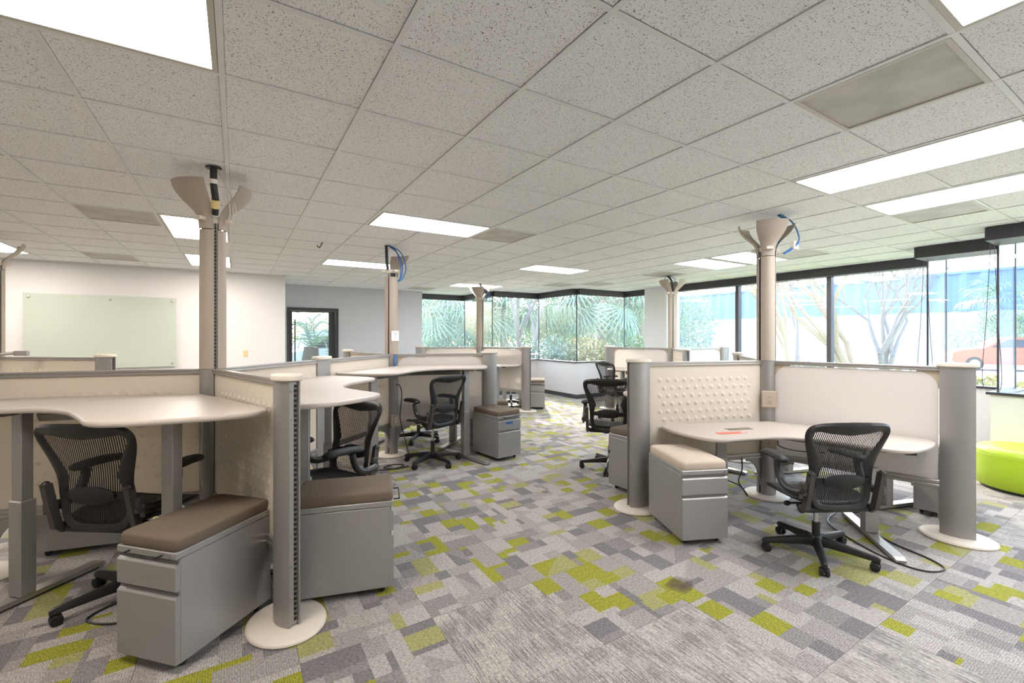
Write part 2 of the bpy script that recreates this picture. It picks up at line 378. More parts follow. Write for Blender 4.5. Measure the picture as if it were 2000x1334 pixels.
def cells(ox, oy, s):
    out = []
    for i in range(-14, 20):
        for j in range(-10, 18):
            x0, x1, y0, y1 = ox + i * s, ox + (i + 1) * s, oy + j * s, oy + (j + 1) * s
            ps = []
            for a, b, c, d in RECTS:
                r = (max(a, x0), min(b, x1), max(c, y0), min(d, y1))
                if r[1] - r[0] > .012 and r[3] - r[2] > .012: ps.append(r)
            if not ps: continue
            if sum((r[1] - r[0]) * (r[3] - r[2]) for r in ps) > .99 * s * s: ps = [(x0, x1, y0, y1)]
            for r in ps: out.append((i, j, r, len(ps) == 1 and r == (x0, x1, y0, y1)))
    out.sort(key=lambda c: (c[2][0] + c[2][1]) ** 2 / 4 + (c[2][2] + c[2][3]) ** 2 / 4)
    return out

# ---- floor: carpet tiles
f = MB()
for a, b, c, d in RECTS: f.box(a, b, c, d, -.12, -.006)
floor = struct(f.build('floor', M['concrete'], smooth=0))
CT, CX0, CY0 = .665, 1.588, 2.34
LIME, LIME2, LIGHT, MID, DARK, DARK2 = srgb(136, 136, 38), srgb(146, 143, 92), srgb(160, 154, 149), srgb(145, 139, 135), srgb(112, 108, 109), srgb(128, 123, 121)
def patches(seed):
    rnd = random.Random(seed); out = []
    def pick(): return rnd.choices([LIME, LIME2, LIGHT, MID, DARK, DARK2], [13, 9, 28, 24, 14, 12])[0]
    def cut(x0, x1, y0, y1, dep):
        w, h = x1 - x0, y1 - y0
        if dep > 5 or (w * h < .06 and rnd.random() < .5) or w * h < .014:
            col = pick()
            if w * h > .09 and col in (LIME, LIME2): col = rnd.choice((LIGHT, MID))
            out.append((x0, x1, y0, y1, col, rnd.random() < .18 and w * h > .05)); return
        k = rnd.choice((.22, .3, .4, .5, .6, .7))
        if (w > h * 1.25) or (h < w * 1.25 and rnd.random() < .5): cut(x0, x0 + w * k, y0, y1, dep + 1); cut(x0 + w * k, x1, y0, y1, dep + 1)
        else: cut(x0, x1, y0, y0 + h * k, dep + 1); cut(x0, x1, y0 + h * k, y1, dep + 1)
    cut(0, 1, 0, 1, 0); return out
PV = [patches(100 + k) for k in range(14)]
def carpet_geo(mb, cols, r, cell, var, gap=.0008):
    "patches of one tile clipped to rectangle r, all in the coordinates of r; cell is the uncut tile"
    x0, x1, y0, y1 = r[0] + gap, r[1] - gap, r[2] + gap, r[3] - gap
    def face(pts, col): mb.add([(x, y, 0) for x, y in pts], [tuple(range(len(pts)))]); cols.append(col)
    if var is None: face([(x0, y0), (x1, y0), (x1, y1), (x0, y1)], LIGHT)
    else:
        cw, ch = cell[1] - cell[0], cell[3] - cell[2]
        for a, b, c, d, col, tri in PV[var]:
            X0, X1, Y0, Y1 = cell[0] + a * cw, cell[0] + b * cw, cell[2] + c * ch, cell[2] + d * ch
            q = (max(X0, x0), min(X1, x1), max(Y0, y0), min(Y1, y1))
            if q[1] - q[0] < .002 or q[3] - q[2] < .002: continue
            if tri:
                c2 = {LIGHT: MID, MID: DARK2, DARK: DARK2, DARK2: MID}.get(col, LIME2)
                face([(q[0], q[2]), (q[1], q[2]), (q[1], q[3])], col); face([(q[0], q[2]), (q[1], q[3]), (q[0], q[3])], c2)
            else: face([(q[0], q[2]), (q[1], q[2]), (q[1], q[3]), (q[0], q[3])], col)
    for (a, b), (c, d) in (((x0, y0), (x1, y0)), ((x1, y0), (x1, y1)), ((x1, y1), (x0, y1)), ((x0, y1), (x0, y0))):
        mb.add([(a, b, 0), (a, b, -.006), (c, d, -.006), (c, d, 0)], [(0, 1, 2, 3)]); cols.append(DARK)
def carpet_mesh(mb, cols, mt):
    me = mb.mesh('carpet_tile', mt, 0)
    at = me.color_attributes.new('patch', 'FLOAT_COLOR', 'CORNER')
    buf = []
    for p, c in zip(me.polygons, cols): buf += list(c) * p.loop_total
    at.data.foreach_set('color', buf); return me
def is_streak(i, j):
    if -1 <= i <= 5 and j <= -(i + 2): return True
    if i >= 5 and j <= -3: return True
    return i >= 7 and j <= -1
full = {}
h = CT / 2
for v in list(range(len(PV))) + [None]:
    mb = MB(); cs = []; carpet_geo(mb, cs, (-h, h, -h, h), (-h, h, -h, h), v)
    full[v] = carpet_mesh(mb, cs, M['carpet_streak' if v is None else 'carpet_patch'])
rest = {False: (MB(), []), True: (MB(), [])}; n = 0
rnd = random.Random(3)
for i, j, r, whole in cells(CX0, CY0, CT):
    st = is_streak(i, j); var = None if st else rnd.randrange(len(PV)); q = rnd.randrange(4)
    if n < 290 and in_view(*r, 0):
        n += 1; cx, cy = (r[0] + r[1]) / 2, (r[2] + r[3]) / 2
        if whole: put('carpet_tile', full[var], floor, (cx, cy, 0), R(90) * (q if not st else 2 * (q % 2)))
        else:
            mb = MB(); cs = []; cell = (CX0 + i * CT - cx, CX0 + (i + 1) * CT - cx, CY0 + j * CT - cy, CY0 + (j + 1) * CT - cy)
            carpet_geo(mb, cs, (r[0] - cx, r[1] - cx, r[2] - cy, r[3] - cy), cell, var)
            put('carpet_tile', carpet_mesh(mb, cs, M['carpet_streak' if st else 'carpet_patch']), floor, (cx, cy, 0))
    else:
        carpet_geo(rest[st][0], rest[st][1], r, (CX0 + i * CT, CX0 + (i + 1) * CT, CY0 + j * CT, CY0 + (j + 1) * CT), var)
for st in (False, True):
    if rest[st][1]:
        o = put('carpet_field', carpet_mesh(rest[st][0], rest[st][1], M['carpet_streak' if st else 'carpet_patch']), floor); o['kind'] = 'stuff'

def stain_mat():
    m = bpy.data.materials.new('stain'); m.use_nodes = True; n = m.node_tree.nodes; l = m.node_tree.links
    b = n['Principled BSDF']; b.inputs['Base Color'].default_value = srgb(104, 90, 76); b.inputs['Roughness'].default_value = .95
    tc = n.new('ShaderNodeTexCoord'); ln = n.new('ShaderNodeVectorMath'); ln.operation = 'LENGTH'; l.new(tc.outputs['Object'], ln.inputs[0])
    no = n.new('ShaderNodeTexNoise'); no.inputs['Scale'].default_value = 14; l.new(tc.outputs['Object'], no.inputs['Vector'])
    mr = n.new('ShaderNodeMapRange'); mr.inputs[1].default_value = .03; mr.inputs[2].default_value = .11; mr.inputs[3].default_value = .85; mr.inputs[4].default_value = 0; l.new(ln.outputs['Value'], mr.inputs[0])
    mm = n.new('ShaderNodeMath'); mm.operation = 'MULTIPLY'; l.new(mr.outputs[0], mm.inputs[0]); l.new(no.outputs['Fac'], mm.inputs[1]); l.new(mm.outputs[0], b.inputs['Alpha'])
    M['stain'] = m
stain_mat()
st = MB(); ol = [(.12 * (1 + .22 * math.sin(3 * a) + .12 * math.sin(5 * a + 1)) * math.cos(a), .085 * (1 + .2 * math.sin(2 * a + .6)) * math.sin(a)) for a in (2 * math.pi * k / 28 for k in range(28))]
st.prism(ol, .0002, .0008); o = st.build('carpet_stain', M['stain'], floor, (2.37, 1.83, 0), smooth=0); o['label'] = 'brown stain on the carpet'

# ---- ceiling: lay-in tiles on a tee grid
c_ = MB()
for a, b, c, d in RECTS: c_.box(a - .12, b + .12, c - .12, d + .12, CEIL + .05, CEIL + .35)
ceiling = struct(c_.build('ceiling', M['wall_white'], smooth=0))
# (i0, i1, j0, j1, warm?, label) of each recessed light
LIGHTS = [(-1, 1, -2, -1, 1, 'wide recessed ceiling light cut by the top left corner'),
          (0, 1, 4, 6, 1, 'bright ceiling light half hidden behind the nearest tan pole'),
          (0, 1, 8, 10, 1, 'smaller ceiling light by the white wall, behind the nearest tan pole'),
          (-4, -3, 8, 10, 1, 'ceiling light at the left edge above the whiteboard wall'),
          (3, 5, 2, 3, 0, 'ceiling light in the middle, beside a grey air vent'),
          (3, 5, 7, 8, 0, 'thin looking ceiling light behind the pole with the paper note'),
          (8, 10, 5, 6, 0, 'ceiling light farther back in front of the bay windows'),
          (8, 10, 10, 11, 0, 'farthest ceiling light, above the far pole by the bay windows'),
          (7, 8, -4, -2, 0, 'long ceiling light at the right edge, nearer of the two'),
          (9, 10, -4, -2, 0, 'long ceiling light at the right edge, nearer to the windows'),
          (11, 13, 2, 3, 0, 'ceiling light left of its twin, near the pole by the windows'),
          (11, 13, .9, 1.9, 0, 'ceiling light right of its twin, partly behind the right tan pole'),
          (4, 5, -6, -4, 0, 'ceiling light cut by the top right corner')]
HIDDEN = [(-6, -4, -4, -3), (9, 10, -8, -6), (-5, -3, 3, 4), (-8, -7, 6, 8)]  # unseen lights added outside the frame to help light the room
VENTS = [(5, -4, 'large perforated ceiling vent at the upper right, nearest one'), (10, -3, 'grey ceiling vent beside the right hand light near the window'),
         (-1, 4, 'grey ceiling vent with a sooty streak, left of the nearest pole'), (-2, 9, 'ceiling vent over the glass whiteboard'),
         (5, 2, 'grey ceiling vent touching the middle light'), (7, 12, 'small dark ceiling vent over the left end of the bay windows'),
         (12, 0, 'ceiling vent behind the bowl of the right tan pole'), (12, 4, 'faint ceiling vent beside the pole near the windows'),
         (11, 8, 'faint ceiling vent over the middle of the bay windows'), (12, 7, 'faint ceiling vent over the right side of the bay windows')]
taken = set(); inner = []
for L in [l[:4] for l in LIGHTS] + HIDDEN:
    i0, i1, j0, j1 = L[0], L[1], round(L[2]), round(L[3])
    for i in range(i0, i1):
        for j in range(j0, j1): taken.add((i, j))
    inner.append((i0, i1, j0, j1))
for i, j, _ in VENTS: taken.add((i, j))
TW = .012
def tile_geo(mb, r, g=.011):
    x0, x1, y0, y1 = r[0] + g, r[1] - g, r[2] + g, r[3] - g
    if x1 - x0 < .01 or y1 - y0 < .01: return
    b = .004
    mb.loft([[(x, y, z) for x, y in ((x0 + e, y0 + e), (x0 + e, y1 - e), (x1 - e, y1 - e), (x1 - e, y0 + e))] for z, e in ((.022, 0), (.004, 0), (.0, b))])
mb = MB(); g = GS / 2; tile_geo(mb, (-g, g, -g, g)); tile_me = mb.mesh('ceiling_tile', M['ceiling_tile'], 0)
rest_c = MB(); n = 0
for i, j, r, whole in cells(GX, GY, GS):
    if (i, j) in taken: continue
    if n < 295 and in_view(*r, CEIL):
        cx, cy = (r[0] + r[1]) / 2, (r[2] + r[3]) / 2
        if whole: put('ceiling_tile', tile_me, ceiling, (cx, cy, CEIL + .004), R(180) * rnd.randrange(2))
        else:
            mb = MB(); tile_geo(mb, (r[0] - cx, r[1] - cx, r[2] - cy, r[3] - cy), .011)
            if not mb.v: continue
            put('ceiling_tile', mb.mesh('ceiling_tile', M['ceiling_tile'], 0), ceiling, (cx, cy, CEIL + .004))
        n += 1
    else:
        rest_c.M = Matrix.Translation((0, 0, CEIL + .004)); tile_geo(rest_c, r, .011)
o = rest_c.build('ceiling_tile_field', M['ceiling_tile'], ceiling, smooth=0); o['kind'] = 'stuff'
def blocked(axis, k, a, b):
    for i0, i1, j0, j1 in inner:
        lo, hi = GX + i0 * GS, GX + i1 * GS
        lo2, hi2 = GY + j0 * GS, GY + j1 * GS
        if axis == 'y' and i0 < k < i1 and a > lo2 - .1 and b < hi2 + .1: return True
        if axis == 'x' and j0 < k < j1 and a > lo - .1 and b < hi + .1: return True
    return False
for axis in 'yx':
    for k in range(-12, 18):
        mb = MB(); p = (GX if axis == 'y' else GY) + k * GS
        for a, b, c, d in RECTS:
            if axis == 'y' and not (a < p < b) or axis == 'x' and not (c < p < d): continue
            lo, hi, o0 = (c, d, GY) if axis == 'y' else (a, b, GX)
            e = [lo] + [o0 + q * GS for q in range(-14, 20) if lo < o0 + q * GS < hi] + [hi]
            for s0, s1 in zip(e, e[1:]):
                if s1 - s0 < .005 or blocked(axis, k, s0, s1): continue
                if axis == 'y': mb.box(p - TW, p + TW, s0, s1, CEIL - .002, CEIL + .004)
                else: mb.box(s0, s1, p - TW, p + TW, CEIL - .001, CEIL + .004)
        if mb.v: mb.build('grid_runner', M['tee'], ceiling, smooth=0)
def ceiling_light(L, label, warm, group):
    i0, i1, j0, j1 = L; x0, x1, y0, y1 = GX + i0 * GS + .014, GX + i1 * GS - .014, GY + j0 * GS + .014, GY + j1 * GS - .014
    cx, cy = (x0 + x1) / 2, (y0 + y1) / 2; a, b = (x1 - x0) / 2, (y1 - y0) / 2
    t = empty('ceiling_light', (cx, cy, CEIL - .004)); tag(t, label, 'light', group)
    w = .022; fr = MB()
    fr.box(-a, a, -b, -b + w, 0, .03); fr.box(-a, a, b - w, b, 0, .03); fr.box(-a, -a + w, -b + w, b - w, 0, .03); fr.box(a - w, a, -b + w, b - w, 0, .03)
    fr.build('frame', M['lamp_frame'], t, smooth=0)
    MB().box(-a + w, a - w, -b + w, b - w, .008, .02).build('diffuser', M['lamp_warm' if warm else 'lamp_cool'], t, smooth=0)
    MB().box(-a, a, -b, b, .031, .05).build('housing', M['lamp_frame'], t, smooth=0)
for L in LIGHTS: ceiling_light(L[:4], L[5], L[4], 'recessed ceiling lights')
HL = ['recessed ceiling light out of view behind the camera to the left', 'recessed ceiling light out of view behind the camera to the right', 'recessed ceiling light out of view over the large left desk', 'recessed ceiling light out of view left of the whiteboard wall']
for L, lab in zip(HIDDEN, HL): ceiling_light(L, lab, L[0] < 3, 'recessed ceiling lights')
vent0 = None
for i, j, lab in VENTS:
    loc = (GX + (i + .5) * GS, GY + (j + .5) * GS, CEIL - .003)
    if vent0 is None:
        vent0 = empty('ceiling_vent', loc); a = GS / 2 - .013; w = .02
        fr = MB(); fr.box(-a, a, -a, -a + w, 0, .02); fr.box(-a, a, a - w, a, 0, .02); fr.box(-a, -a + w, -a + w, a - w, 0, .02); fr.box(a - w, a, -a + w, a - w, 0, .02)
        fr.build('frame', M['lamp_frame'], vent0, smooth=0)
        MB().box(-a + w, a - w, -a + w, a - w, .006, .012).build('perforated_plate', M['perforated'], vent0, smooth=0)
        t = vent0
    else: t = dup(vent0, None, loc)
    tag(t, lab, 'vent', 'ceiling air vents')

# ---- walls
SILL = .92
def wall(name, boxes, m='wall_white'):
    mb = MB()
    for b in boxes: mb.box(*b)
    return struct(mb.build(name, M[m], smooth=0))
wall('wall_left', [(-7, .82, 9.83, 9.97, -.12, CEIL + .05), (.68, .82, 9.97, 11.49, -.12, CEIL + .05)])
DX0, DX1, DZ = .98, 2.09, 2.22
wall('wall_back', [(.82, DX0, 11.35, 11.49, -.12, CEIL + .05), (DX1, 4.2, 11.35, 11.49, -.12, CEIL + .05), (DX0, DX1, 11.35, 11.49, DZ, CEIL + .05), (4.06, 4.2, 11.49, 12.1, -.12, CEIL + .05)], 'wall_grey')
wall('wall_front', [(-7, 7.6, -2.74, -2.6, -.12, CEIL + .05)])
wall('wall_west', [(-7.14, -7, -2.74, 9.97, -.12, CEIL + .05)])
wall('wall_column', [(8.68, 9.15, 7.08, 7.75, -.12, CEIL + .05)])
# glazed runs: p -> q with the inside on the left of the travel direction; (name, p, q, mullions at distance, valance depth)
RUNS = [((4.2, 12.0), (5.76, 12.0), [], .14, 'bay'), ((5.76, 12.0), (5.76, 10.32), [], .12, 'bay'), ((5.76, 10.32), (7.26, 10.32), [], .12, 'bay'), ((7.26, 10.32), (7.26, 8.67), [], .12, 'bay'),
        ((7.26, 8.67), (8.92, 8.67), [], .12, 'bay'), ((8.92, 8.67), (8.92, 7.75), [], .12, 'bay'),
        ((8.95, 7.08), (8.95, 2.25), [1.62, 3.32], .25, 'right'), ((8.95, 2.25), (8.2, 2.25), [], 0, 'right'), ((8.2, 2.25), (8.2, 1.43), [], .5, 'right'),
        ((8.2, 1.43), (7.45, 1.43), [], 0, 'right'), ((7.45, 1.43), (7.45, -2.6), [2.4], .52, 'right')]
SW = {'bay': MB(), 'right': MB()}; BB = {'bay': MB(), 'right': MB()}
for k, (p, q, mull, vd, side) in enumerate(RUNS):
    p, q = Vector(p), Vector(q); d = (q - p); Ln = d.length; d.normalize(); ang = math.atan2(d.y, d.x)
    Tm = Matrix.Translation((p.x, p.y, 0)) @ Matrix.Rotation(ang, 4, 'Z')     # local x along the run; inside is at local y < 0
    e0, e1 = (.05 if k in (2, 4, 8, 10) else 0), (.05 if k in (1, 3, 7, 9) else 0)     # outer corners close
    s_ = SW[side]; s_.M = Tm; s_.box(0, Ln, -.05, .07, -.12, SILL - .03)
    if e1: s_.box(Ln, Ln + .05, -.05, 0, -.12, SILL - .03)
    b_ = BB[side]; b_.M = Tm
    b_.box(-e0, Ln + e1 * 1.24, -.062, -.05, 0, .1)
    w = struct(empty('window_%d' % (k + 1), (p.x, p.y, 0), ang))
    MB().box(0 if k in (0, 6) else (.09 if e0 else .085), Ln + (.085 if e1 else .09), -.085, .09, SILL - .03, SILL, .004).build('window_sill', M['frame_dark'], w)
    edges = [0] + mull + [Ln]
    for a, b in zip(edges, edges[1:]):
        MB().box(a + .006, b - .006, -.005, .005, SILL, CEIL + .05).build('pane', M['window_glass'], w, smooth=0)
    for e in mull: MB().box(e - .035, e + .035, -.07, .05, SILL, CEIL + .02, .003).build('mullion', M['mullion'], w)
    MB().box(-.009, .009, -.011, .011, SILL, CEIL + .05).build('glass_joint', M['frame_dark'], w, smooth=0)
    if vd:
        t = MB(); t.box(-.0, Ln, -vd, -.012, CEIL - .145, CEIL - .003)
        struct(t.build('trim_%d' % (k + 1), M['frame_dark'], None, (p.x, p.y, 0), ang, smooth=0))
for side in ('bay', 'right'):
    struct(SW[side].build('wall_' + side, M['wall_white'], smooth=0)); struct(BB[side].build('baseboard_' + side, M['base_dark'], smooth=0))
mb = MB(); mb.box(-7, .68, 9.815, 9.83, 0, .1); mb.box(DX1 + .06, 4.2, 11.335, 11.35, 0, .1); struct(mb.build('baseboard_back', M['base_dark'], smooth=0))
# door in the back wall
dr = struct(empty('door_1', ((DX0 + DX1) / 2, 11.35, 0)))
a = (DX1 - DX0) / 2
fm = MB(); fm.box(-a, -a + .05, -.03, .2, 0, DZ); fm.box(a - .05, a, -.03, .2, 0, DZ); fm.box(-a + .05, a - .05, -.03, .2, DZ - .06, DZ)
fm.build('door_frame', M['frame_dark'], dr)
lf = MB(); lf.box(-a + .055, -a + .12, .1, .145, .02, DZ - .065); lf.box(a - .2, a - .055, .1, .145, .02, DZ - .065); lf.box(-a + .12, a - .2, .1, .145, .02, .2); lf.box(-a + .12, a - .2, .1, .145, DZ - .1, DZ - .065)
lf.build('door_leaf', M['frame_dark'], dr)
MB().box(-a + .12, a - .2, .118, .126, .2, DZ - .1).build('pane', M['door_glass'], dr, smooth=0)
MB().tube([(-a + .17, .03, .85), (-a + .17, .03, 1.95)], .014).build('pull_handle', M['black'], dr)

# ================================================================ poles, posts and screens
def unit(a): return Vector((math.cos(R(a)), math.sin(R(a))))
PA, PM, PD, PP, PQ, PF = Vector((-.15, 3.97)), Vector((1.742, 5.838)), Vector((4.69, 8.97)), Vector((4.432, 2.418)), Vector((7.29, 5.81)), Vector((-2.4, 7.59))
RAIL = 1.325
ARC = [(-1 + 2 * k / 10) for k in range(11)]
def cover_ring(z, hw=.062, base=.052, bulge=.036, th=.005):
    o = [(base + bulge * (1 - t * t), hw * t, z) for t in ARC]
    return o + [(x - th, y * .97, z) for x, y, _ in o[::-1]]
cover_up = MB().loft([cover_ring(RAIL), cover_ring(2.335)]).mesh('upper_cover', M['pole_tan'])
cover_lo = MB().loft([cover_ring(.025), cover_ring(RAIL - .003)]).mesh('lower_cover', M['post_grey'])
strip_me = MB().box(.048, .066, -.016, .016, .02, 2.40).mesh('strip', M['post_grey'], 0)
slot_me = MB().box(.0655, .0668, -.0055, .0055, .04, 2.38).mesh('slot_row', M['slotted'], 0)
core_me = MB().prism([(.05 * math.cos(R(60 * k)), .05 * math.sin(R(60 * k))) for k in range(6)], .02, 2.40).mesh('core', M['slot'], 0)
def disc(rx, ry, name='base_disc'):
    o = lambda k, z: [(rx * k * math.cos(R(9 * i)), ry * k * math.sin(R(9 * i)), z) for i in range(40)]
    return MB().loft([o(.97, 0), o(1, .006), o(1, .012), o(.985, .018), o(.94, .024), o(.5, .026)]).mesh(name, M['cream'])
disc_me = disc(.2, .2); disc_post = disc(.225, .195)
PET = [(0, .090, 46), (.15, .091, 46), (.28, .098, 46), (.4, .118, 44), (.52, .155, 41), (.64, .195, 38), (.76, .225, 36), (.88, .244, 34), (1, .252, 33)]
def petal_mesh():
    rings = []
    for s, r, al in PET:
        z = 2.34 + s * .315; o = []
        for t in ARC: a = R(al * t); rr = r * (1 - .1 * t * t * (1 - s)); o.append((rr * math.cos(a) - (.0), rr * math.sin(a), z))
        i = [(x * .975 - .002, y * .98, zz) for x, y, zz in o[::-1]]
        rings.append(o + i)
    return MB().loft(rings).mesh('bowl_petal', M['petal_tan'])
petal_me = petal_mesh()
hd = MB(); hd.prism([(.075 * math.cos(R(20 * k)), .075 * math.sin(R(20 * k))) for k in range(18)], 2.385, 2.43, .006)
for k in range(3): hd.M = Matrix.Rotation(R(120 * k), 4, 'Z'); hd.box(.03, .13, -.03, .03, 2.395, 2.425, .005)
head_me = hd.mesh('head_bracket', M['cream'])
def pole(p, arm, label, petals=(0, 1, 2), outlets=()):
    t = empty('tall_pole', (p.x, p.y, 0), R(arm)); tag(t, label, 'pole', 'tall cable poles')
    put('base_disc', disc_me, t); put('core', core_me, t); put('head_bracket', head_me, t, None, R(60))
    for k in range(3):
        st_ = put('strip', strip_me, t, None, R(120 * k)); put('slot_row', slot_me, st_); a = R(60 + 120 * k)
        put('upper_cover', cover_up, t, None, a); put('lower_cover', cover_lo, t, None, a)
        if k in petals: put('bowl_petal', petal_me, t, None, a)
    for k, z, style in outlets:
        a = R(60 + 120 * k); ob = MB(); ob.box(.075, .108, -.066, .066, z - .08, z + .08, .006)
        o = ob.build('outlet_box', M['outlet'], t, None, a)
        fp = MB(); fp.box(.107, .111, -.02, .02, z - .045, z + .045, .002); fp.build('socket_plate', M['cream' if style else 'outlet'], o)
        sl = MB()
        for zz in (z - .022, z + .022): sl.box(.1108, .1118, -.009, -.006, zz - .006, zz + .006); sl.box(.1108, .1118, .006, .009, zz - .006, zz + .006); sl.box(.1108, .1118, -.003, .003, zz - .014, zz - .010)
        sl.build('socket_slots', M['slot'], o)
    return t
# end posts: two bowed covers, open slotted channel facing away from the screen
PX = .10
def post_cover(side):
    r = lambda z: [(PX * t, side * (.026 + .034 * (1 - t * t)), z) for t in ARC] + [(PX * t * .97, side * (.022 + .03 * (1 - t * t)), z) for t in ARC[::-1]]
    return MB().loft([r(.02), r(RAIL)]).mesh('post_cover', M['post_grey'])
pc = [post_cover(1), post_cover(-1)]
post_strip = MB().box(PX - .022, PX - .014, -.024, .024, .03, RAIL - .005).mesh('strip', M['post_grey'], 0)
post_slot = MB().box(PX - .0145, PX - .0125, .002, .017, .05, RAIL - .02).mesh('slot_row', M['slotted'], 0)
post_flange = MB().box(PX - .028, PX - .002, .022, .028, .03, RAIL - .005).box(PX - .028, PX - .002, -.028, -.022, .03, RAIL - .005).mesh('flange', M['alu'], 0)
post_core = MB().box(-PX + .01, PX - .03, -.024, .024, .02, RAIL).mesh('core', M['post_grey'], 0)
sc = MB()
for z in (.18, .34, .5, .72, .92, 1.12, 1.27): sc.ell((PX - .013, -.012, z), (.005, .004, .005), 8, 4)
post_screws = sc.mesh('screws', M['screw'])
def capring(k, z): return [(.122 * k * math.cos(R(12 * i)), .072 * k * math.sin(R(12 * i)), z) for i in range(30)]
post_cap = MB().loft([capring(.96, RAIL), capring(1, RAIL + .004), capring(1, RAIL + .022), capring(.97, RAIL + .028), capring(.9, RAIL + .030)]).mesh('cap', M['cream'])
def end_post(p, ang, label):
    t = empty('end_post', (p.x, p.y, 0), R(ang)); tag(t, label, 'post', 'low end posts of the screens')
    for nme, me in (('base_disc', disc_post), ('core', post_core), ('post_cover', pc[0]), ('post_cover', pc[1]), ('strip', post_strip), ('slot_row', post_slot), ('flange', post_flange), ('screws', post_screws), ('cap', post_cap)):
        put(nme, me, t)
    return t
BOT = .43
def screen(p, q, kind, label):
    d = q - p; L = d.length; ang = math.atan2(d.y, d.x)
    t = empty('screen_panel', (p.x, p.y, 0), ang); tag(t, label, 'screen', 'low screens between poles and posts')
    a, b = .062, L - .095
    tr = MB(); tr.box(a, b, -.022, .022, RAIL - .018, RAIL, .004); tr.box(a, b, -.017, .017, RAIL - .022, RAIL - .018); tr.box(a, b, -.02, .02, RAIL - .038, RAIL - .022, .003)
    tr.build('top_rail', M['alu'], t)
    br = MB(); br.box(a, b, -.022, .022, BOT - .028, BOT, .004); br.box(a, b, -.016, .016, BOT - .034, BOT - .028); br.box(a, b, -.024, .024, BOT - .056, BOT - .034, .004)
    br.build('bottom_rail', M['alu'], t)
    for x0, s in ((a, 1), (b, -1)):                                         # curved gusset below the bottom rail
        o = [(0, BOT - .056), (0, BOT - .32)] + [(.012 + .16 * (1 - math.cos(R(w))), BOT - .32 + .24 * math.sin(R(w))) for w in range(0, 91, 10)] + [(.172, BOT - .056)]
        ring = lambda y: [(x0 + s * x, y, z) for x, z in o]
        MB().loft([ring(-.01), ring(.01)]).build('gusset', M['post_grey'], t)
    z0, z1 = BOT - .004, RAIL - .034
    if kind == 'dimple':
        w = b - a; hh = z1 - z0; sp = .084
        def bump(x, z):
            v = 0
            mx = min(x - a, b - x); mz = min(z - z0, z1 - z)
            if mx < .06 or mz < .05: return 0
            row = round((z - z0) / (sp * .87)); 
            zr = z0 + row * sp * .87; off = (row % 2) * sp / 2
            xr = a + .02 + round((x - a - .02 - off) / sp) * sp + off
            dd = ((x - xr) ** 2 + (z - zr) ** 2) / .021 ** 2
            if min(xr - a, b - xr) < .11 or min(zr - z0, z1 - zr) < .075: return 0
            return .011 * max(0, 1 - dd) ** 1.5 if dd < 1 else 0
        nu, nv = int(w / .0085), int(hh / .0085)
        mb = MB()
        mb.sheet(lambda u, v: (a + u * w, .005 + bump(a + u * w, z0 + v * hh), z0 + v * hh), nu, nv)
        mb.sheet(lambda u, v: (b - u * w, -.005 - bump(b - u * w, z0 + v * hh), z0 + v * hh), nu, nv)
        mb.build('dimpled_sheet', M['screen_dimple'], t, smooth=60)
    else:
        rr = .13; x0, x1 = a + .012, b - .012; zt = z1 - .012
        arc = lambda cx, cz, a0, r_: [(cx + r_ * math.cos(R(a0 + w)), cz + r_ * math.sin(R(a0 + w))) for w in range(0, 91, 9)]
        o = [(x0, z0), (x1, z0)] + arc(x1 - rr, zt - rr, 0, rr) + arc(x0 + rr, zt - rr, 90, rr)
        MB().loft([[(x, -.007, z) for x, z in o], [(x, .007, z) for x, z in o]]).build('fabric_sheet', M['screen_plain'], t)
        for cx, s in ((x0, 1), (x1, -1)):
            o2 = [(cx - s * .012, z1), (cx - s * .012, zt - rr)] + [(cx + s * (rr - rr * math.cos(R(w))), zt - rr + rr * math.sin(R(w))) for w in range(0, 91, 9)] + [(cx + s * rr, z1)]
            MB().loft([[(x, -.004, z) for x, z in o2], [(x, .004, z) for x, z in o2]]).build('corner_web', M['screen_web'], t)
    return t
def towards(p, q): return math.degrees(math.atan2((q - p).y, (q - p).x))
AE, EE = Vector((.233, 2.708)), Vector((.75, 4.935))
AL = PA + unit(167) * 1.33
MN, MB_ = PM + unit(342) * 1.31, PM + unit(102) * 1.36
DR, DL = Vector((5.136, 7.749)), Vector((3.37, 9.2))
DB = PD + unit(50) * 1.3
PL, PR, PK = Vector((3.112, 2.85)), Vector((4.734, 1.125)), PP + unit(42) * 1.36
QH1, QH2, QH3 = Vector((6.85, 7.08)), Vector((6.4, 4.82)), Vector((8.55, 5.53))
FG = Vector((-1.27, 6.76))
pole(PA, 287, 'nearest tall tan pole with a split bowl and black conduit above', (0, 2), [(2, .30, 0)])
pole(PM, 342, 'tall tan pole with a white paper note, bowl mostly missing', (0,), [(2, .46, 1)])
pole(PD, 290, 'far tall pole with a flared bowl in front of the bay windows', (0, 1, 2))
pole(PP, 282, 'tall tan pole on the right with a power outlet above the desk', (0, 1, 2), [(2, .955, 0), (2, .52, 0)])
pole(PQ, 348, 'tall pole with a flared bowl close to the white column', (0, 1, 2))
pole(PF, 324, 'pole bowl cut off by the left edge of the picture', (0, 1, 2))
end_post(AE, towards(PA, AE), 'nearest grey end post on a cream oval base, slotted side showing')
end_post(EE, 42, 'grey end post between the nearest pole and the pole with the paper note')
end_post(AL, 167, 'grey end post just outside the left edge')
end_post(MN, 342, 'grey end post behind the pedestal with blue tape')
end_post(MB_, 102, 'small end post in front of the grey wall right of the door')
end_post(DR, towards(PD, DR), 'far end post with a base disc standing on the sunlit aisle')
end_post(DL, towards(PD, DL), 'far end post at the left foot of the bay windows')
end_post(PL, towards(PP, PL), 'grey end post beside the beige cushioned pedestal')
end_post(PR, towards(PP, PR), 'broad grey end post on the right on a cream round base')
end_post(PK, 42, 'small end post right behind the right tan pole')
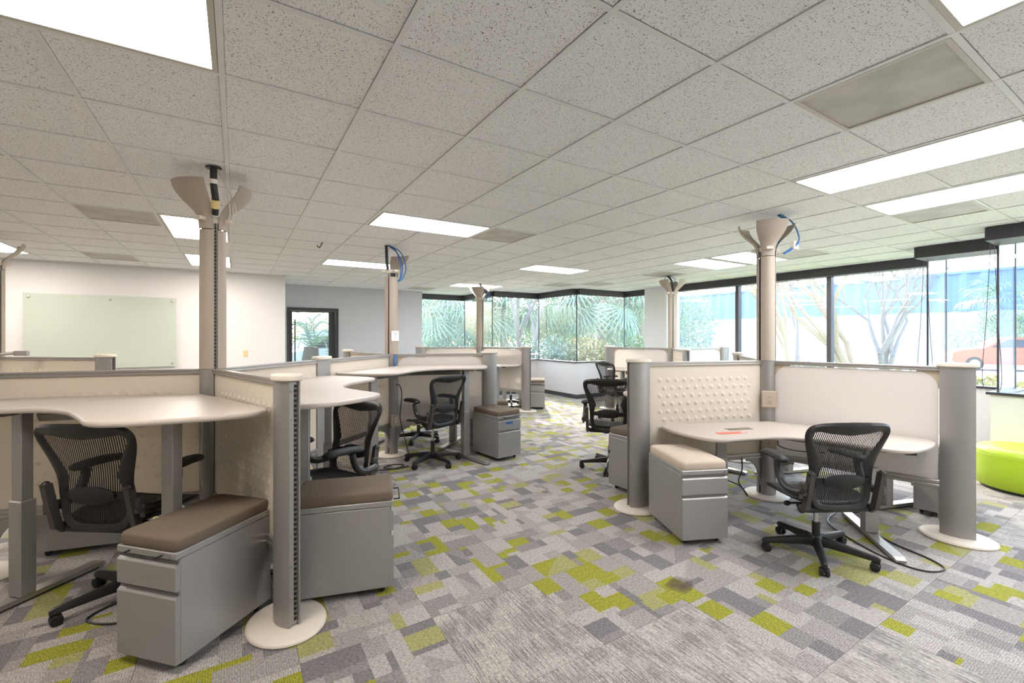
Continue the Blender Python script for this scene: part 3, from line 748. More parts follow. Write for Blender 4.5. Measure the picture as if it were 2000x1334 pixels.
end_post(QH1, towards(PQ, QH1), 'end post of the far white screen, above the far mesh chair')
end_post(QH2, towards(PQ, QH2), 'far end post with a dark slot, right of the pole by the column')
end_post(QH3, towards(PQ, QH3), 'far end post nearest to the window wall')
end_post(FG, towards(PF, FG), 'grey end post in front of the glass whiteboard')
screen(PA, AE, 'dimple', 'dimpled cream screen beside the nearest brown cushioned pedestal')
screen(PA, AL, 'dimple', 'dimpled cream screen behind the large desk at the left edge')
screen(PA, EE, 'dimple', 'dimpled cream screen running back from the nearest pole')
screen(PM, EE, 'dimple', 'dimpled screen left of the pole with the paper note')
screen(PM, MN, 'plain', 'cream fabric screen behind the chair at the high desk')
screen(PM, MB_, 'dimple', 'low screen behind the pole with the paper note, seen edge on')
screen(PD, DR, 'plain', 'white fabric screen with rounded corner by the sunlit aisle')
screen(PD, DL, 'plain', 'white fabric screen left of the far pole at the bay windows')
screen(PP, PL, 'dimple', 'dimpled cream screen above the beige cushioned pedestal')
screen(PP, PR, 'plain', 'wide white fabric screen behind the right mesh chair')
screen(PP, PK, 'dimple', 'low screen running from the right tan pole toward the windows')
screen(PQ, QH1, 'plain', 'white fabric screen behind the far mesh chair')
screen(PQ, QH2, 'dimple', 'short looking far screen coming forward from the pole by the column')
screen(PQ, QH3, 'plain', 'far white screen between two posts near the window wall')
screen(PF, FG, 'dimple', 'dimpled cream screen in front of the glass whiteboard')

# ================================================================ desks
HALF = [(.11, 0), (.16, .10), (.52, .90), (.565, .965), (.63, 1.0), (.72, .985), (.84, .91), (.97, .79), (1.045, .70), (1.075, .62), (1.065, .545), (1.01, .46), (.93, .33), (.86, .2), (.825, .09)]
hl = [HALF[0], HALF[1]] + smooth_line(HALF[1:], 4)[1:]
OUT = hl + [(.815, 0)] + [(x, -y) for x, y in hl[::-1] if y > 1e-6]
area = sum(OUT[i][0] * OUT[(i + 1) % len(OUT)][1] - OUT[(i + 1) % len(OUT)][0] * OUT[i][1] for i in range(len(OUT)))
if area < 0: OUT = OUT[::-1]
def top_mesh(du, dv):
    o = []
    for u, v in OUT:
        w = min(1, max(0, (u - .3) / .45)); o.append((u + du * w, v + dv * w * max(0, 1 - (v / 1.02) ** 2)))
    return MB().prism(o, -.03, 0, .011).mesh('table_top', M['desk_top'], 18)
foot = MB()
foot.loft([[(x, y, z) for x, y, z in ((u, -w, .012), (u, w, .012), (u, w, zt), (u, -w, zt))] for u, w, zt in ((.36, .03, .03), (.38, .036, .04), (1.2, .036, .04), (1.235, .03, .026))])
foot_me = foot.mesh('foot', M['alu'], 20)
glide_me = MB().box(.4, 1.2, -.03, .03, .001, .012).mesh('glide', M['black'], 0)
def desk(p, bis, z, label, right=1, du=0, dv=0, legs=((.785, -.53), (.785, .53))):
    t = empty('desk', (p.x, p.y, 0), R(bis)); tag(t, label, 'desk', 'boomerang shaped height adjustable desks')
    put('table_top', top_mesh(du, dv), t, (0, 0, z))
    zs = .60 if z > .85 else z - .2
    b = MB()
    for u, v, *fs in legs:
        leg = MB().box(u - .03, u + .03, v - .038, v + .038, .3, z - .032, .004).build('leg', M['post_grey'], t)
        MB().box(u - .04, u + .04, v - .047, v + .047, .04, zs, .006).build('outer_sleeve', M['post_grey'], leg)
        ft = put('foot', foot_me, t, (u - .785 - (fs[0] if fs else 0), v, 0)); put('glide', glide_me, ft)
        s_ = 1 if v > 0 else -1
        b.tube([(u - .06, v - s_ * .03, z - .065), (.42, 0, z - .065)], .045, 4, flat=(.55, .9))
        b.box(u - .33, u + .19, v - .025, v + .025, z - .05, z - .03)
    b.build('under_beam', M['post_grey'], t)
    MB().box(.86, 1.0, .665 * right if right > 0 else -.735, .735 if right > 0 else -.665, z - .052, z - .032, .004).build('control_panel', M['black'], t)
    return t
desk(PA, 227, 1.155, 'large raised boomerang desk at the left, over the nearest mesh chair', -1, .035, -.24, ((.785, -.53), (.785, .53, .3)))
desk(PA, 347, 1.165, 'raised boomerang desk with a notched front, behind the nearest end post', 1, .09, 0, ((.68, -.53), (.76, .53)))
desk(PM, 282, 1.175, 'raised desk in front of the pole with the paper note', 1, .02, .03, ((.68, -.6), (.80, .60)))
desk(PM, 42, .74, 'desk hidden behind the screen of the pole with the paper note')
desk(PP, 222, .75, 'low white desk on the right with red and olive papers on it', 1, 0, 0, ((.785, -.53, .36), (.785, .53)))
desk(PP, 102, .97, 'desk end sticking out behind the post of the beige cushioned pedestal', 1, .13)
desk(PP, 342, .74, 'desk behind the wide white screen, only its foot showing')
desk(PQ, 168, .90, 'far white desk behind two mesh chairs')
desk(PD, 230, .97, 'far desk in front of the white screen by the sunlit aisle')
desk(PD, 350, 1.17, 'far desk end showing right of the end post by the bay windows')

# ================================================================ office chairs
OUTER = [(0, 0), (.10, .003), (.17, .02), (.205, .07), (.212, .15), (.214, .24), (.224, .32), (.246, .40), (.268, .47), (.280, .53), (.272, .575), (.235, .603), (.15, .616), (0, .621)]
INNER = [(0, .045), (.085, .047), (.135, .06), (.162, .10), (.166, .15), (.164, .23), (.140, .31), (.158, .37), (.192, .44), (.224, .495), (.233, .53), (.205, .553), (.125, .540), (0, .527)]
def loop_(h):
    r = smooth_line(h, 3); return r + [(-y, z) for y, z in r[::-1][1:-1]]
def back_pt(y, z, off=0):
    t = z / .62
    x = -.215 - .15 * t + .035 * math.sin(math.pi * min(1, max(0, t - .1))) + .42 * y * y
    return (x - off, y, .37 + z)
class Chair: pass
def chair_meshes():
    C = Chair()
    o, i = loop_(OUTER), loop_(INNER); rings = []
    for (oy, oz), (iy, iz) in zip(o, i):
        lp = lambda k: (oy + (iy - oy) * k, oz + (iz - oz) * k)
        rings.append([back_pt(*lp(0)), back_pt(*lp(.25), .017), back_pt(*lp(.7), .013), back_pt(*lp(1)), back_pt(*lp(.75), -.012), back_pt(*lp(.22), -.014)])
    C.back = MB().loft(rings, loop=True).mesh('back_frame', M['chair_frame'], 50)
    mb = MB(); rr = []
    for k in (1.01, .85, .65, .4, .15, .01):
        rr.append([back_pt(y * k, .30 + (z - .30) * k, .002 * 0) for y, z in i])
    mb.loft(rr, caps=False); C.mesh = mb.mesh('back_mesh', M['mesh_fabric'], 60)
    mb = MB()                                                            # lumbar pad and its band
    rings = []
    for k, s in ((0, .3), (.12, .72), (.3, .95), (.5, 1), (.7, .95), (.88, .72), (1, .3)):
        y = -.135 + .27 * k
        rings.append([tuple(Vector(back_pt(y, .215 + .052 * s * math.sin(a), .026)) + Vector((-.017 * s * math.cos(a), 0, 0))) for a in (2 * math.pi * q / 10 for q in range(10))])
    mb.loft(rings); 
    mb.loft([[back_pt(y, .19, .014), back_pt(y, .235, .014), back_pt(y, .235, .02), back_pt(y, .19, .02)] for y in (-.2, -.1, 0, .1, .2)])
    C.lumbar = mb.mesh('lumbar_pad', M['black_soft'], 50)
    C.badge = MB().loft([[back_pt(y, .575, .0155), back_pt(y, .579, .0155), back_pt(y, .579, .018), back_pt(y, .575, .018)] for y in (-.018, .018)]).mesh('badge', M['black'], 0)
    # seat
    seat_o = smooth_line([(-.19, .17), (-.205, 0), (-.19, -.17), (-.10, -.235), (.05, -.25), (.17, -.24), (.235, -.19), (.262, -.08), (.265, 0), (.262, .08), (.235, .19), (.17, .24), (.05, .25), (-.10, .235)], 3, True)
    zf = lambda x, y: .435 - .035 * max(0, (x - .1) / .16) ** 2 + .25 * (y * y) * .6 - .03 * max(0, -x - .05)
    rings = []
    for x, y in seat_o:
        n_ = Vector((x - .03, y)).normalized(); z = zf(x, y)
        rings.append([(x + n_.x * .018 * math.cos(a), y + n_.y * .018 * math.cos(a), z - .008 + .016 * math.sin(a)) for a in (2 * math.pi * q / 6 for q in range(6))])
    C.seatf = MB().loft(rings, loop=True).mesh('seat_frame', M['chair_frame'], 60)
    C.seatm = MB().loft([[(.03 + (x - .03) * k, y * k, zf(.03 + (x - .03) * k, y * k) - .014 * (1 - k * k)) for x, y in seat_o] for k in (1, .75, .5, .25, .02)], caps=False).mesh('seat_mesh', M['black_soft'], 60)
    # mechanism under the seat
    mb = MB(); mb.box(-.15, .14, -.07, .07, .335, .40, .012); mb.box(-.21, -.10, -.22, .22, .355, .395, .012); mb.box(.05, .12, -.19, .19, .385, .415, .01)
    mb.tube([(.02, -.07, .37), (.02, -.24, .37)], .008, 8); mb.tube([(-.06, .07, .37), (-.06, .25, .37)], .008, 8); mb.ell((-.06, .25, .37), (.018, .025, .018)); mb.ell((.02, -.25, .37), (.02, .022, .02))
    C.mech = mb.mesh('tilt_mechanism', M['black'], 40)
    C.cyl = None
    # side links carrying the back
    C.link = []
    for s in (1, -1):
        mb = MB(); a = [(-.185, .36), (-.225, .39), (-.262, .55), (-.282, .65)]
        mb.loft([[(x - .024, s * .220, z), (x + .02, s * .220, z), (x + .02, s * .250, z), (x - .024, s * .250, z)] for x, z in a])
        l_ = mb.mesh('back_link', M['chair_link'], 40)
        C.link.append((l_, [MB().ell((-.282, s * .238, .64), (.024, .018, .024)).mesh('pivot', M['chair_frame']), MB().ell((-.19, s * .238, .38), (.03, .022, .03)).mesh('pivot', M['chair_frame'])]))
    C.arm = []
    for s in (1, -1):
        mb = MB(); path = smooth_line([(-.245, s * .245, .53), (-.225, s * .275, .505), (-.13, s * .288, .50), (-.06, s * .29, .535), (-.025, s * .29, .60), (-.015, s * .288, .655)], 4)
        mb.tube(path, [.031 - .009 * k / len(path) for k in range(len(path))], 10)
        post = mb.mesh('arm_post', M['chair_frame'])
        mb = MB(); mb.box(-.27, -.215, s * .245 - .016 + s * .014, s * .245 + .016 + s * .014, .485, .575, .01); mb.box(-.255, -.235, s * .28 - .012, s * .28 + .012, .465, .54, .006)
        cl = mb.mesh('arm_clamp', M['chair_link'])
        rings = []
        for k, w_, h_ in ((0, .3, .4), (.04, .7, .8), (.12, .95, 1), (.35, 1, 1), (.65, 1.08, 1), (.88, 1, .95), (.96, .75, .75), (1, .35, .4)):
            x = -.10 + .30 * k; y = s * (.292 - .035 * k); zc = .675 + .012 * math.sin(k * math.pi) 
            rings.append([(x, y + .048 * w_ * math.cos(a), zc + .024 * h_ * math.sin(a)) for a in (2 * math.pi * q / 12 for q in range(12))])
        pad = MB().loft(rings).mesh('arm_pad', M['black_soft'], 50)
        C.arm.append((post, cl, pad))
    # five star base
    mb = MB(); mb.lathe([(.028, .06), (.045, .065), (.05, .09), (.045, .125), (.032, .14)], 20); C.hub = mb.mesh('base_hub', M['chair_frame'])
    rings = []
    for r, z, w_, h_ in ((.03, .100, .044, .034), (.1, .100, .044, .030), (.2, .092, .038, .024), (.29, .084, .032, .020), (.34, .08, .030, .018), (.36, .074, .022, .012)):
        rings.append([(r, w_ * .5 * a, z + h_ * b) for a, b in ((-1.1, -.9), (1.1, -.9), (1.2, 0), (.75, .85), (0, 1.05), (-.75, .85), (-1.2, 0))])
    C.spoke = MB().loft(rings).mesh('spoke', M['chair_frame'], 40)
    mb = MB()
    for y in (-.017, .017):
        mb.M = Matrix.Translation((.332, y, .029)) @ Matrix.Rotation(R(90), 4, 'X'); mb.lathe([(.018, -.011), (.026, -.010), (.029, -.004), (.029, .004), (.026, .010), (.018, .011)], 18)
    mb.M = None; mb.tube([(.341, 0, .03), (.344, 0, .076)], .009, 8); mb.tube([(.332, -.012, .029), (.332, .012, .029)], .01, 8); mb.box(.314, .359, -.007, .007, .03, .06, .004)
    C.caster = mb.mesh('caster', M['rubber'], 40)
    return C
CH = chair_meshes()
def chair(x, y, face, lift, label, base_rot=0):
    t = empty('office_chair', (x, y, 0), R(face)); tag(t, label, 'chair', 'black mesh office chairs')
    b = put('base_hub', CH.hub, t, None, R(base_rot))
    for k in range(5): put('spoke', CH.spoke, b, None, R(72 * k)); 
    for k in range(5): put('caster', CH.caster, t, None, R(base_rot + 72 * k))
    MB().tube([(0, 0, .12), (0, 0, .22 + lift * .5)], .026, 14).build('gas_cylinder', M['black'], t)
    MB().tube([(0, 0, .2 + lift * .5), (0, 0, .345 + lift)], .016, 14).build('cylinder_rod', M['chrome'], t)
    z = (0, 0, lift)
    put('tilt_mechanism', CH.mech, t, z); put('seat_frame', CH.seatf, t, z); put('seat_mesh', CH.seatm, t, z)
    f_ = put('back_frame', CH.back, t, z); put('back_mesh', CH.mesh, t, z); put('lumbar_pad', CH.lumbar, t, z); put('badge', CH.badge, f_)
    for lk, pv in CH.link: l_ = put('back_link', lk, t, z); put('pivot', pv[0], l_); put('pivot', pv[1], l_)
    for post, cl, pad in CH.arm:
        a = put('armrest', post, t, z); put('arm_clamp', cl, a); put('arm_pad', pad, a)
    return t
chair(3.54, 1.58, 60, .02, 'black mesh chair in front of the low desk on the right', 8)
chair(-.52, 3.47, 55, .115, 'black mesh chair tucked under the large desk at the left', 146)
chair(.57, 3.60, 207, .055, 'black mesh chair under the notched desk behind the brown cushioned pedestal', 20)
chair(2.06, 5.2, 108, .11, 'black mesh chair at the high desk by the pole with the paper note', 30)
chair(3.76, 3.88, 41, .10, 'black mesh chair seen from behind, left of the grey post with the beige pedestal', 105)
chair(6.12, 6.12, -6, .10, 'far black mesh chair in front of the white screen by the column', 0)
chair(2.32, 6.42, 222, .05, 'chair behind the cream fabric screen, only its base showing', 10)
chair(5.25, 8.55, 170, .05, 'chair behind the far white screen, only its base showing', 0)

# ================================================================ pedestals
PW, PDP, PH = .365, .56, .565
pd = {}
pd['body'] = MB().box(-PDP, -.022, -PW / 2, PW / 2, .045, PH - .035, .003).mesh('body', M['ped_grey'])
pd['top'] = MB().box(-PDP, 0, -PW / 2 - .001, PW / 2 + .001, PH - .033, PH, .004).mesh('top_panel', M['ped_grey'])
def drawer(z0, z1):
    w = PW / 2 - .002; mb = MB()
    prof = [(-.022, z0), (0, z0 + .002), (.001, z1 - .032), (-.003, z1 - .026), (-.016, z1 - .018), (-.02, z1 - .002), (-.022, z1)]
    return mb.loft([[(x, y, z) for x, z in prof] for y in (-w, w)]).mesh('drawer', M['ped_grey'], 30)
pd['d1'] = drawer(.385, PH - .036); pd['d2'] = drawer(.048, .381)
pd['pull1'] = MB().box(-.02, -.0135, -PW / 2 + .004, PW / 2 - .004, PH - .058, PH - .044).mesh('drawer_pull', M['ped_pull'], 0)
pd['pull2'] = MB().box(-.02, -.0135, -PW / 2 + .004, PW / 2 - .004, .359, .373).mesh('drawer_pull', M['ped_pull'], 0)
hb = MB(); hz = PH - .017
hb.tube(smooth_line([(-.002, -.1, hz), (.03, -.1, hz), (.036, -.094, hz), (.036, 0, hz), (.036, .094, hz), (.03, .1, hz), (-.002, .1, hz)], 3), .0045, 8)
pd['handle'] = hb.mesh('wire_handle', M['black'])
lk = MB(); lk.M = Matrix.Translation((0, .145, hz)) @ Matrix.Rotation(R(90), 4, 'Y'); lk.lathe([(.009, -.002), (.009, .003), (.006, .004)], 14); pd['lock'] = lk.mesh('lock', M['chrome'])
def cushion_mesh(m, puff):
    rings = []; n_ = 36
    def sup(k, z, gx=.0):
        r = []
        for q in range(n_):
            a = 2 * math.pi * q / n_; c, s_ = math.cos(a), math.sin(a)
            e = .13
            r.append((-PDP / 2 + (PDP / 2 - .002) * k * math.copysign(abs(c) ** e, c), (PW / 2 - .001) * (1 - (1 - k) * 1.5) * math.copysign(abs(s_) ** e, s_), z))
        return r
    for k, z in ((.985, 0), (.997, .006), (1.0, .02), (1.0, .042), (.99, .052), (.972, .058), (.93, .060 + puff * .5), (.75, .061 + puff), (.4, .061 + puff)): rings.append(sup(k, PH + z))
    return MB().loft(rings).mesh('cushion', m, 60)
pd['cb'] = cushion_mesh(M['cushion_brown'], 0); pd['cw'] = cushion_mesh(M['cushion_beige'], .008)
cs = MB(); cs.M = Matrix.Rotation(R(90), 4, 'X'); cs.lathe([(.012, -.012), (.02, -.010), (.022, 0), (.02, .010), (.012, .012)], 14); cs.M = None; cs.box(-.014, .014, -.014, .014, .012, .045, .003)
cs_v = [(x, y, z + .0) for x, y, z in cs.v]
pd['caster'] = cs.mesh('caster', M['rubber'])
def pedestal(x, y, face, label, beige=False, handle=True):
    "front centre at x, y on the floor; face is the direction the drawers look"
    t = empty('pedestal', (x, y, 0), R(face)); tag(t, label, 'pedestal', 'mobile drawer pedestals with seat cushions')
    put('body', pd['body'], t); put('top_panel', pd['top'], t)
    a = put('drawer', pd['d1'], t); put('drawer_pull', pd['pull1'], a); b = put('drawer', pd['d2'], t); put('drawer_pull', pd['pull2'], b)
    put('cushion', pd['cw' if beige else 'cb'], t); put('lock', pd['lock'], t)
    if handle: put('wire_handle', pd['handle'], t)
    for px in (-.07, -PDP + .06):
        for py in (-PW / 2 + .05, PW / 2 - .05): put('caster', pd['caster'], t, (px, py, .022))
    return t
pedestal(-.3615, 2.68, 223.5, 'nearest pedestal at the left with a brown cushion and drawers facing out')
pedestal(.861, 2.855, -16, 'brown cushioned pedestal right of the nearest end post, side turned to us')
p3 = pedestal(2.93, 4.80, -82.5, 'pedestal with a strip of blue tape on its top drawer')
pedestal(2.97, 2.07, 246.5, 'pedestal on the right with a beige cushion', True, False)
pedestal(3.45, 3.41, 94, 'brown cushioned pedestal behind the grey post and the beige one')
pedestal(5.67, 1.43, 12, 'beige cushioned pedestal mostly hidden behind the broad right end post', True, False)
pedestal(5.42, 7.80, 235, 'far grey pedestal at the foot of the bay windows')
pedestal(-.62, 4.46, 347, 'pedestal seen below the screen behind the large left desk')
pedestal(2.86, 5.83, 162, 'pedestal seen below the screen behind the high desk')
tp = MB().box(.0015, .0025, -.06, .05, .455, .487).build('tape', M['blue_tape'], p3); tp['label'] = 'strip of blue masking tape'
sk = MB()
for k in range(5): sk.box(.0026, .003, -.045 + k * .017, -.036 + k * .017, .464, .478)
sk.build('scribble', M['ink'], tp)

# ================================================================ small things indoors
def single(mb, name, m, label, cat, group=None, loc=None, rz=None, smooth=35):
    return tag(mb.build(name, M[m], None, loc, rz, smooth), label, cat, group)
# glass whiteboard on standoffs
wb = empty('glass_board', (-1.845, 9.79, 1.03)); tag(wb, 'frosted green glass whiteboard mounted on the left wall', 'whiteboard')
MB().box(-.945, .945, -.004, .004, 0, 1.2, .002).build('glass_sheet', M['board_glass'], wb)
for x in (-.89, .07, .89):
    for z in (.06, 1.14):
        so = MB(); so.M = Matrix.Translation((x, 0, z)) @ Matrix.Rotation(R(90), 4, 'X'); so.lathe([(.014, -.036), (.014, .004), (.018, .006), (.018, .013), (.014, .015)], 14)
        so.build('standoff', M['screw'], wb)
ow = empty('wall_outlet', (.15, 9.826, 1.23)); tag(ow, 'small yellowish outlet plate on the left wall', 'outlet')
MB().box(-.038, .038, -.004, .004, -.06, .06, .002).build('cover_plate', M['outlet_wall'], ow)
MB().box(-.017, .017, -.007, -.004, .012, .04, .002).box(-.017, .017, -.007, -.004, -.04, -.012, .002).build('sockets', M['cream'], ow)
# lime ottoman
ot = empty('ottoman', (6.86, 1.08, 0)); tag(ot, 'round lime green vinyl ottoman by the window wall', 'ottoman')
MB().lathe([(.395, .03), (.41, .045), (.412, .2), (.41, .36), (.405, .392), (.38, .412), (.3, .42), (.1, .423)], 48).build('drum', M['lime_vinyl'], ot, smooth=60)
sm = MB(); ringt = [(.409 * math.cos(R(8 * k)), .409 * math.sin(R(8 * k)), .352) for k in range(46)]; sm.tube(ringt, .004, 6); sm.build('top_seam', M['lime_vinyl'], ot)
MB().lathe([(.37, 0), (.37, .03)], 40).build('plinth', M['black'], ot)
# note on the pole, papers on the right desk
pn = empty('paper_note', (PM.x, PM.y, 0), R(282)); tag(pn, 'white paper note with handwriting taped to a tan pole', 'note')
MB().box(.0905, .092, -.052, .052, 1.50, 1.63).build('sheet', M['paper'], pn, smooth=0)
sk = MB()
for z, xs in ((1.598, (-.03, -.018, -.008, .006, .016, .028)), (1.575, (-.012, -.002, .010)), (1.54, (-.006, .004))):
    for x in xs: sk.box(.0921, .0924, x, x + .007, z, z + .009)
sk.build('handwriting', M['ink'], pn, smooth=0)
rp = empty('red_flyer', (3.53, 2.22, .75), R(-20)); tag(rp, 'narrow red folded flyer lying on the low right desk', 'paper')
MB().box(-.13, .13, -.03, .03, .0005, .002).build('sheet', M['red_paper'], rp, smooth=0)
MB().box(-.12, .1, -.006, -.001, .002, .0024).box(.09, .125, -.026, .012, .002, .0024).build('print', M['cream'], rp, smooth=0)
gp = empty('olive_flyer', (3.74, 2.28, .75), R(-20)); tag(gp, 'olive grey flyer lying beside the red one on the right desk', 'paper')
MB().box(-.12, .12, -.035, .035, .0005, .002).build('sheet', M['olive_paper'], gp, smooth=0)
MB().box(-.115, -.02, -.03, -.012, .002, .0023).build('print', M['ink'], gp, smooth=0)
# cables between ceiling and poles
def cable_set(name, label, cat, root, parts, group=None):
    t = empty(name, root); tag(t, label, cat, group); rx = Vector(root)
    for nme, m, pts, r in parts:
        MB().tube([tuple(Vector(p) - rx) for p in smooth_line(pts, 6)], r, 8).build(nme, M[m], t)
    return t
a = PA
t = cable_set('cable_drop', 'black flexible conduit and white cords dropping into the nearest pole', 'cable', (a.x, a.y, 2.43), [
    ('conduit', 'black', [(-.135, 3.75, CEIL), (-.135, 3.76, 2.62), (-.125, 3.80, 2.52), (-.13, 3.86, 2.44)], .022),
    ('cord', 'cable_white', [(-.11, 3.74, CEIL), (-.06, 3.78, 2.62), (-.04, 3.88, 2.47), (-.06, 3.92, 2.40)], .004),
    ('cord', 'cable_white', [(-.10, 3.75, CEIL), (-.04, 3.8, 2.60), (-.02, 3.9, 2.48), (-.03, 3.94, 2.40)], .004),
    ('cord', 'cable_white', [(-.12, 3.74, CEIL), (-.02, 3.84, 2.55), (-.0, 3.9, 2.46), (-.01, 3.96, 2.40)], .004)])
o = Vector((a.x, a.y, 2.43))
MB().tube([Vector((-.125, 3.795, 2.53)) - o, Vector((-.127, 3.83, 2.48)) - o], .027, 12).build('conduit_fitting', M['outlet_wall'], t)
MB().tube([Vector((-.135, 3.752, 2.66)) - o, Vector((-.135, 3.757, 2.63)) - o], .0235, 12).build('conduit_tag', M['paper'], t)
MB().lathe([(.045, CEIL - .012 - 2.43), (.05, CEIL - .006 - 2.43), (.05, CEIL - .004 - 2.43)], 20, (-.135 - a.x, 3.75 - a.y)).build('ceiling_collar', M['black'], t)
a = PM
cable_set('cable_drop', 'black conduit and blue cables over the pole with the paper note', 'cable', (a.x, a.y, 2.43), [
    ('conduit', 'black', [(1.66, 5.80, CEIL), (1.665, 5.80, 2.6), (1.67, 5.80, 2.50), (1.68, 5.80, 2.43)], .02),
    ('network_cable', 'cable_blue', [(1.68, 5.80, CEIL), (1.80, 5.78, 2.65), (1.86, 5.76, 2.48), (1.84, 5.74, 2.34), (1.79, 5.74, 2.28)], .007),
    ('network_cable', 'cable_blue', [(1.69, 5.79, CEIL), (1.84, 5.76, 2.66), (1.90, 5.74, 2.47), (1.86, 5.73, 2.33), (1.79, 5.735, 2.27)], .007),
    ('network_cable', 'cable_blue', [(1.68, 5.79, CEIL), (1.78, 5.76, 2.67), (1.83, 5.74, 2.45), (1.82, 5.74, 2.32), (1.79, 5.74, 2.28)], .007)])
a = PP
t = cable_set('cable_drop', 'thick blue cable bundle hanging into the right tan pole', 'cable', (a.x, a.y, 2.43), [
    ('cable_bundle', 'cable_blue', [(4.50, 2.33, CEIL), (4.56, 2.33, 2.72), (4.57, 2.36, 2.6), (4.52, 2.38, 2.42)], .018),
    ('network_cable', 'cable_blue', [(4.52, 2.33, CEIL), (4.60, 2.27, 2.68), (4.62, 2.22, 2.56), (4.60, 2.21, 2.46), (4.52, 2.29, 2.37)], .007),
    ('network_cable', 'cable_blue', [(4.60, 2.21, 2.46), (4.56, 2.24, 2.41), (4.5, 2.29, 2.36)], .012)])
MB().box(.12, .2, -.2, -.16, -.03, .05, .004).build('jack_bracket', M['cream'], t)
a = PD
cable_set('cable_drop', 'grey and blue cables over the far pole at the bay windows', 'cable', (a.x, a.y, 2.43), [
    ('conduit', 'mullion', [(4.68, 8.95, CEIL), (4.70, 8.93, 2.68), (4.78, 8.90, 2.58), (4.82, 8.88, 2.48)], .022),
    ('network_cable', 'cable_blue', [(4.78, 8.88, 2.6), (4.84, 8.83, 2.52), (4.82, 8.82, 2.45), (4.78, 8.86, 2.42)], .018)])
a = PQ
cable_set('cable_drop', 'dark conduit with thin cords over the pole by the column', 'cable', (a.x, a.y, 2.43), [
    ('conduit', 'frame_dark', [(7.20, 5.85, CEIL), (7.26, 5.82, 2.67), (7.28, 5.80, 2.55), (7.28, 5.80, 2.43)], .02),
    ('cord', 'cable_blue', [(7.18, 5.86, CEIL), (7.14, 5.88, 2.65), (7.15, 5.87, 2.52)], .006),
    ('cord', 'cable_blue', [(7.22, 5.84, CEIL), (7.33, 5.78, 2.68), (7.31, 5.79, 2.55)], .006)])
# blue wires inside the pole with the note, power cords, floor cables
cable_set('data_cables', 'blue data cables sticking out of the pole below the paper note', 'cable', (PM.x, PM.y, 0), [
    ('network_cable', 'cable_blue', [(PM.x + .02 + k * .012, PM.y - .094, 1.32), (PM.x + .012 + k * .02, PM.y - .11, 1.25), (PM.x + .01 + k * .01, PM.y - .10, 1.17)], .005) for k in (-1, 0, 1)])
cable_set('power_cord', 'black power cord plugged into the pole at the high desk', 'cable', (PM.x, PM.y, 0), [
    ('cord', 'black', [(1.77, 5.73, .93), (1.80, 5.68, .92), (1.82, 5.66, .8), (1.80, 5.66, .5), (1.86, 5.62, .2), (1.90, 5.55, .01), (2.0, 5.5, .006), (2.06, 5.62, .006), (1.95, 5.68, .006), (1.9, 5.58, .006), (2.1, 5.6, .006)], .006)])
cable_set('floor_cable', 'coiled black cable on the carpet near the high desk', 'cable', (1.5, 5.2, 0), [
    ('cord', 'black', [(1.42, 5.62, .006), (1.46, 5.42, .006), (1.40, 5.25, .006), (1.55, 5.18, .006), (1.72, 5.26, .006), (1.62, 5.36, .006), (1.48, 5.28, .008), (1.6, 5.16, .006), (1.75, 5.2, .006)], .006)])
cable_set('floor_cable', 'black cable lying past the desk foot under the right chair', 'cable', (3.9, 1.4, 0), [
    ('cord', 'black', [(4.5, 1.85, .006), (4.2, 1.78, .006), (3.95, 1.45, .006), (3.86, 1.2, .006), (3.9, 1.06, .006), (4.03, 1.02, .006), (4.12, 1.12, .006), (4.2, 1.35, .006), (4.36, 1.62, .006)], .006)])
cable_set('power_cord', 'tangled black cord hanging below the screen of the right desk', 'cable', (4.0, 2.55, 0), [
    ('cord', 'black', [(4.1, 2.47, .40), (4.07, 2.45, .3), (4.0, 2.44, .2), (4.05, 2.4, .1), (4.1, 2.42, .06), (4.07, 2.47, .14), (3.95, 2.55, .2), (3.86, 2.55, .22)], .006)])
cable_set('power_cord', 'thin black cord hanging under the front edge of the low right desk', 'cable', (3.9, 1.9, 0), [
    ('cord', 'black', [(3.80, 1.98, .70), (3.79, 1.96, .66), (3.86, 1.86, .635), (4.0, 1.72, .63)], .005)])
cable_set('power_cord', 'black cord hanging beside the nearest chair', 'cable', (-.4, 3.1, 0), [
    ('cord', 'black', [(-.47, 3.14, .42), (-.46, 3.15, .3), (-.47, 3.2, .15), (-.52, 3.18, .02), (-.62, 3.22, .006), (-.7, 3.32, .006), (-.6, 3.42, .006), (-.45, 3.4, .006)], .006)])
cable_set('power_cord', 'white cord dangling behind the right leg of the large left desk', 'cable', (-.2, 3.8, 0), [
    ('cord', 'cable_white', [(-.21, 3.75, 1.10), (-.2, 3.74, .9), (-.21, 3.75, .7), (-.2, 3.74, .52)], .006)])
# roller blind cords on the right windows
for (x, y), lab in (((7.95, 2.2), 'hanging blind cord loop at the left of the right windows'), ((7.2, 1.42), 'hanging blind cord loop beside the window corner, nearer one')):
    cable_set('blind_cord', lab, 'cord', (x, y, SILL), [
        ('cord_loop', 'mullion', [(x, y + .02, 2.6), (x - .01, y + .05, 1.8), (x - .02, y + .08, 1.05), (x + .02, y - .0, .96), (x + .03, y - .06, 1.05), (x + .02, y - .03, 1.8), (x, y - .01, 2.6)], .0035)])
# hooked wire hanging from the ceiling
cable_set('ceiling_hook', 'small dark wire hook hanging from the ceiling tiles', 'hook', (1.0, 6.0, CEIL), [
    ('wire', 'black', [(.925, 6.05, CEIL), (.90, 6.0, 2.70), (.88, 5.98, 2.665), (.86, 5.98, 2.672), (.855, 5.99, 2.69)], .006)])
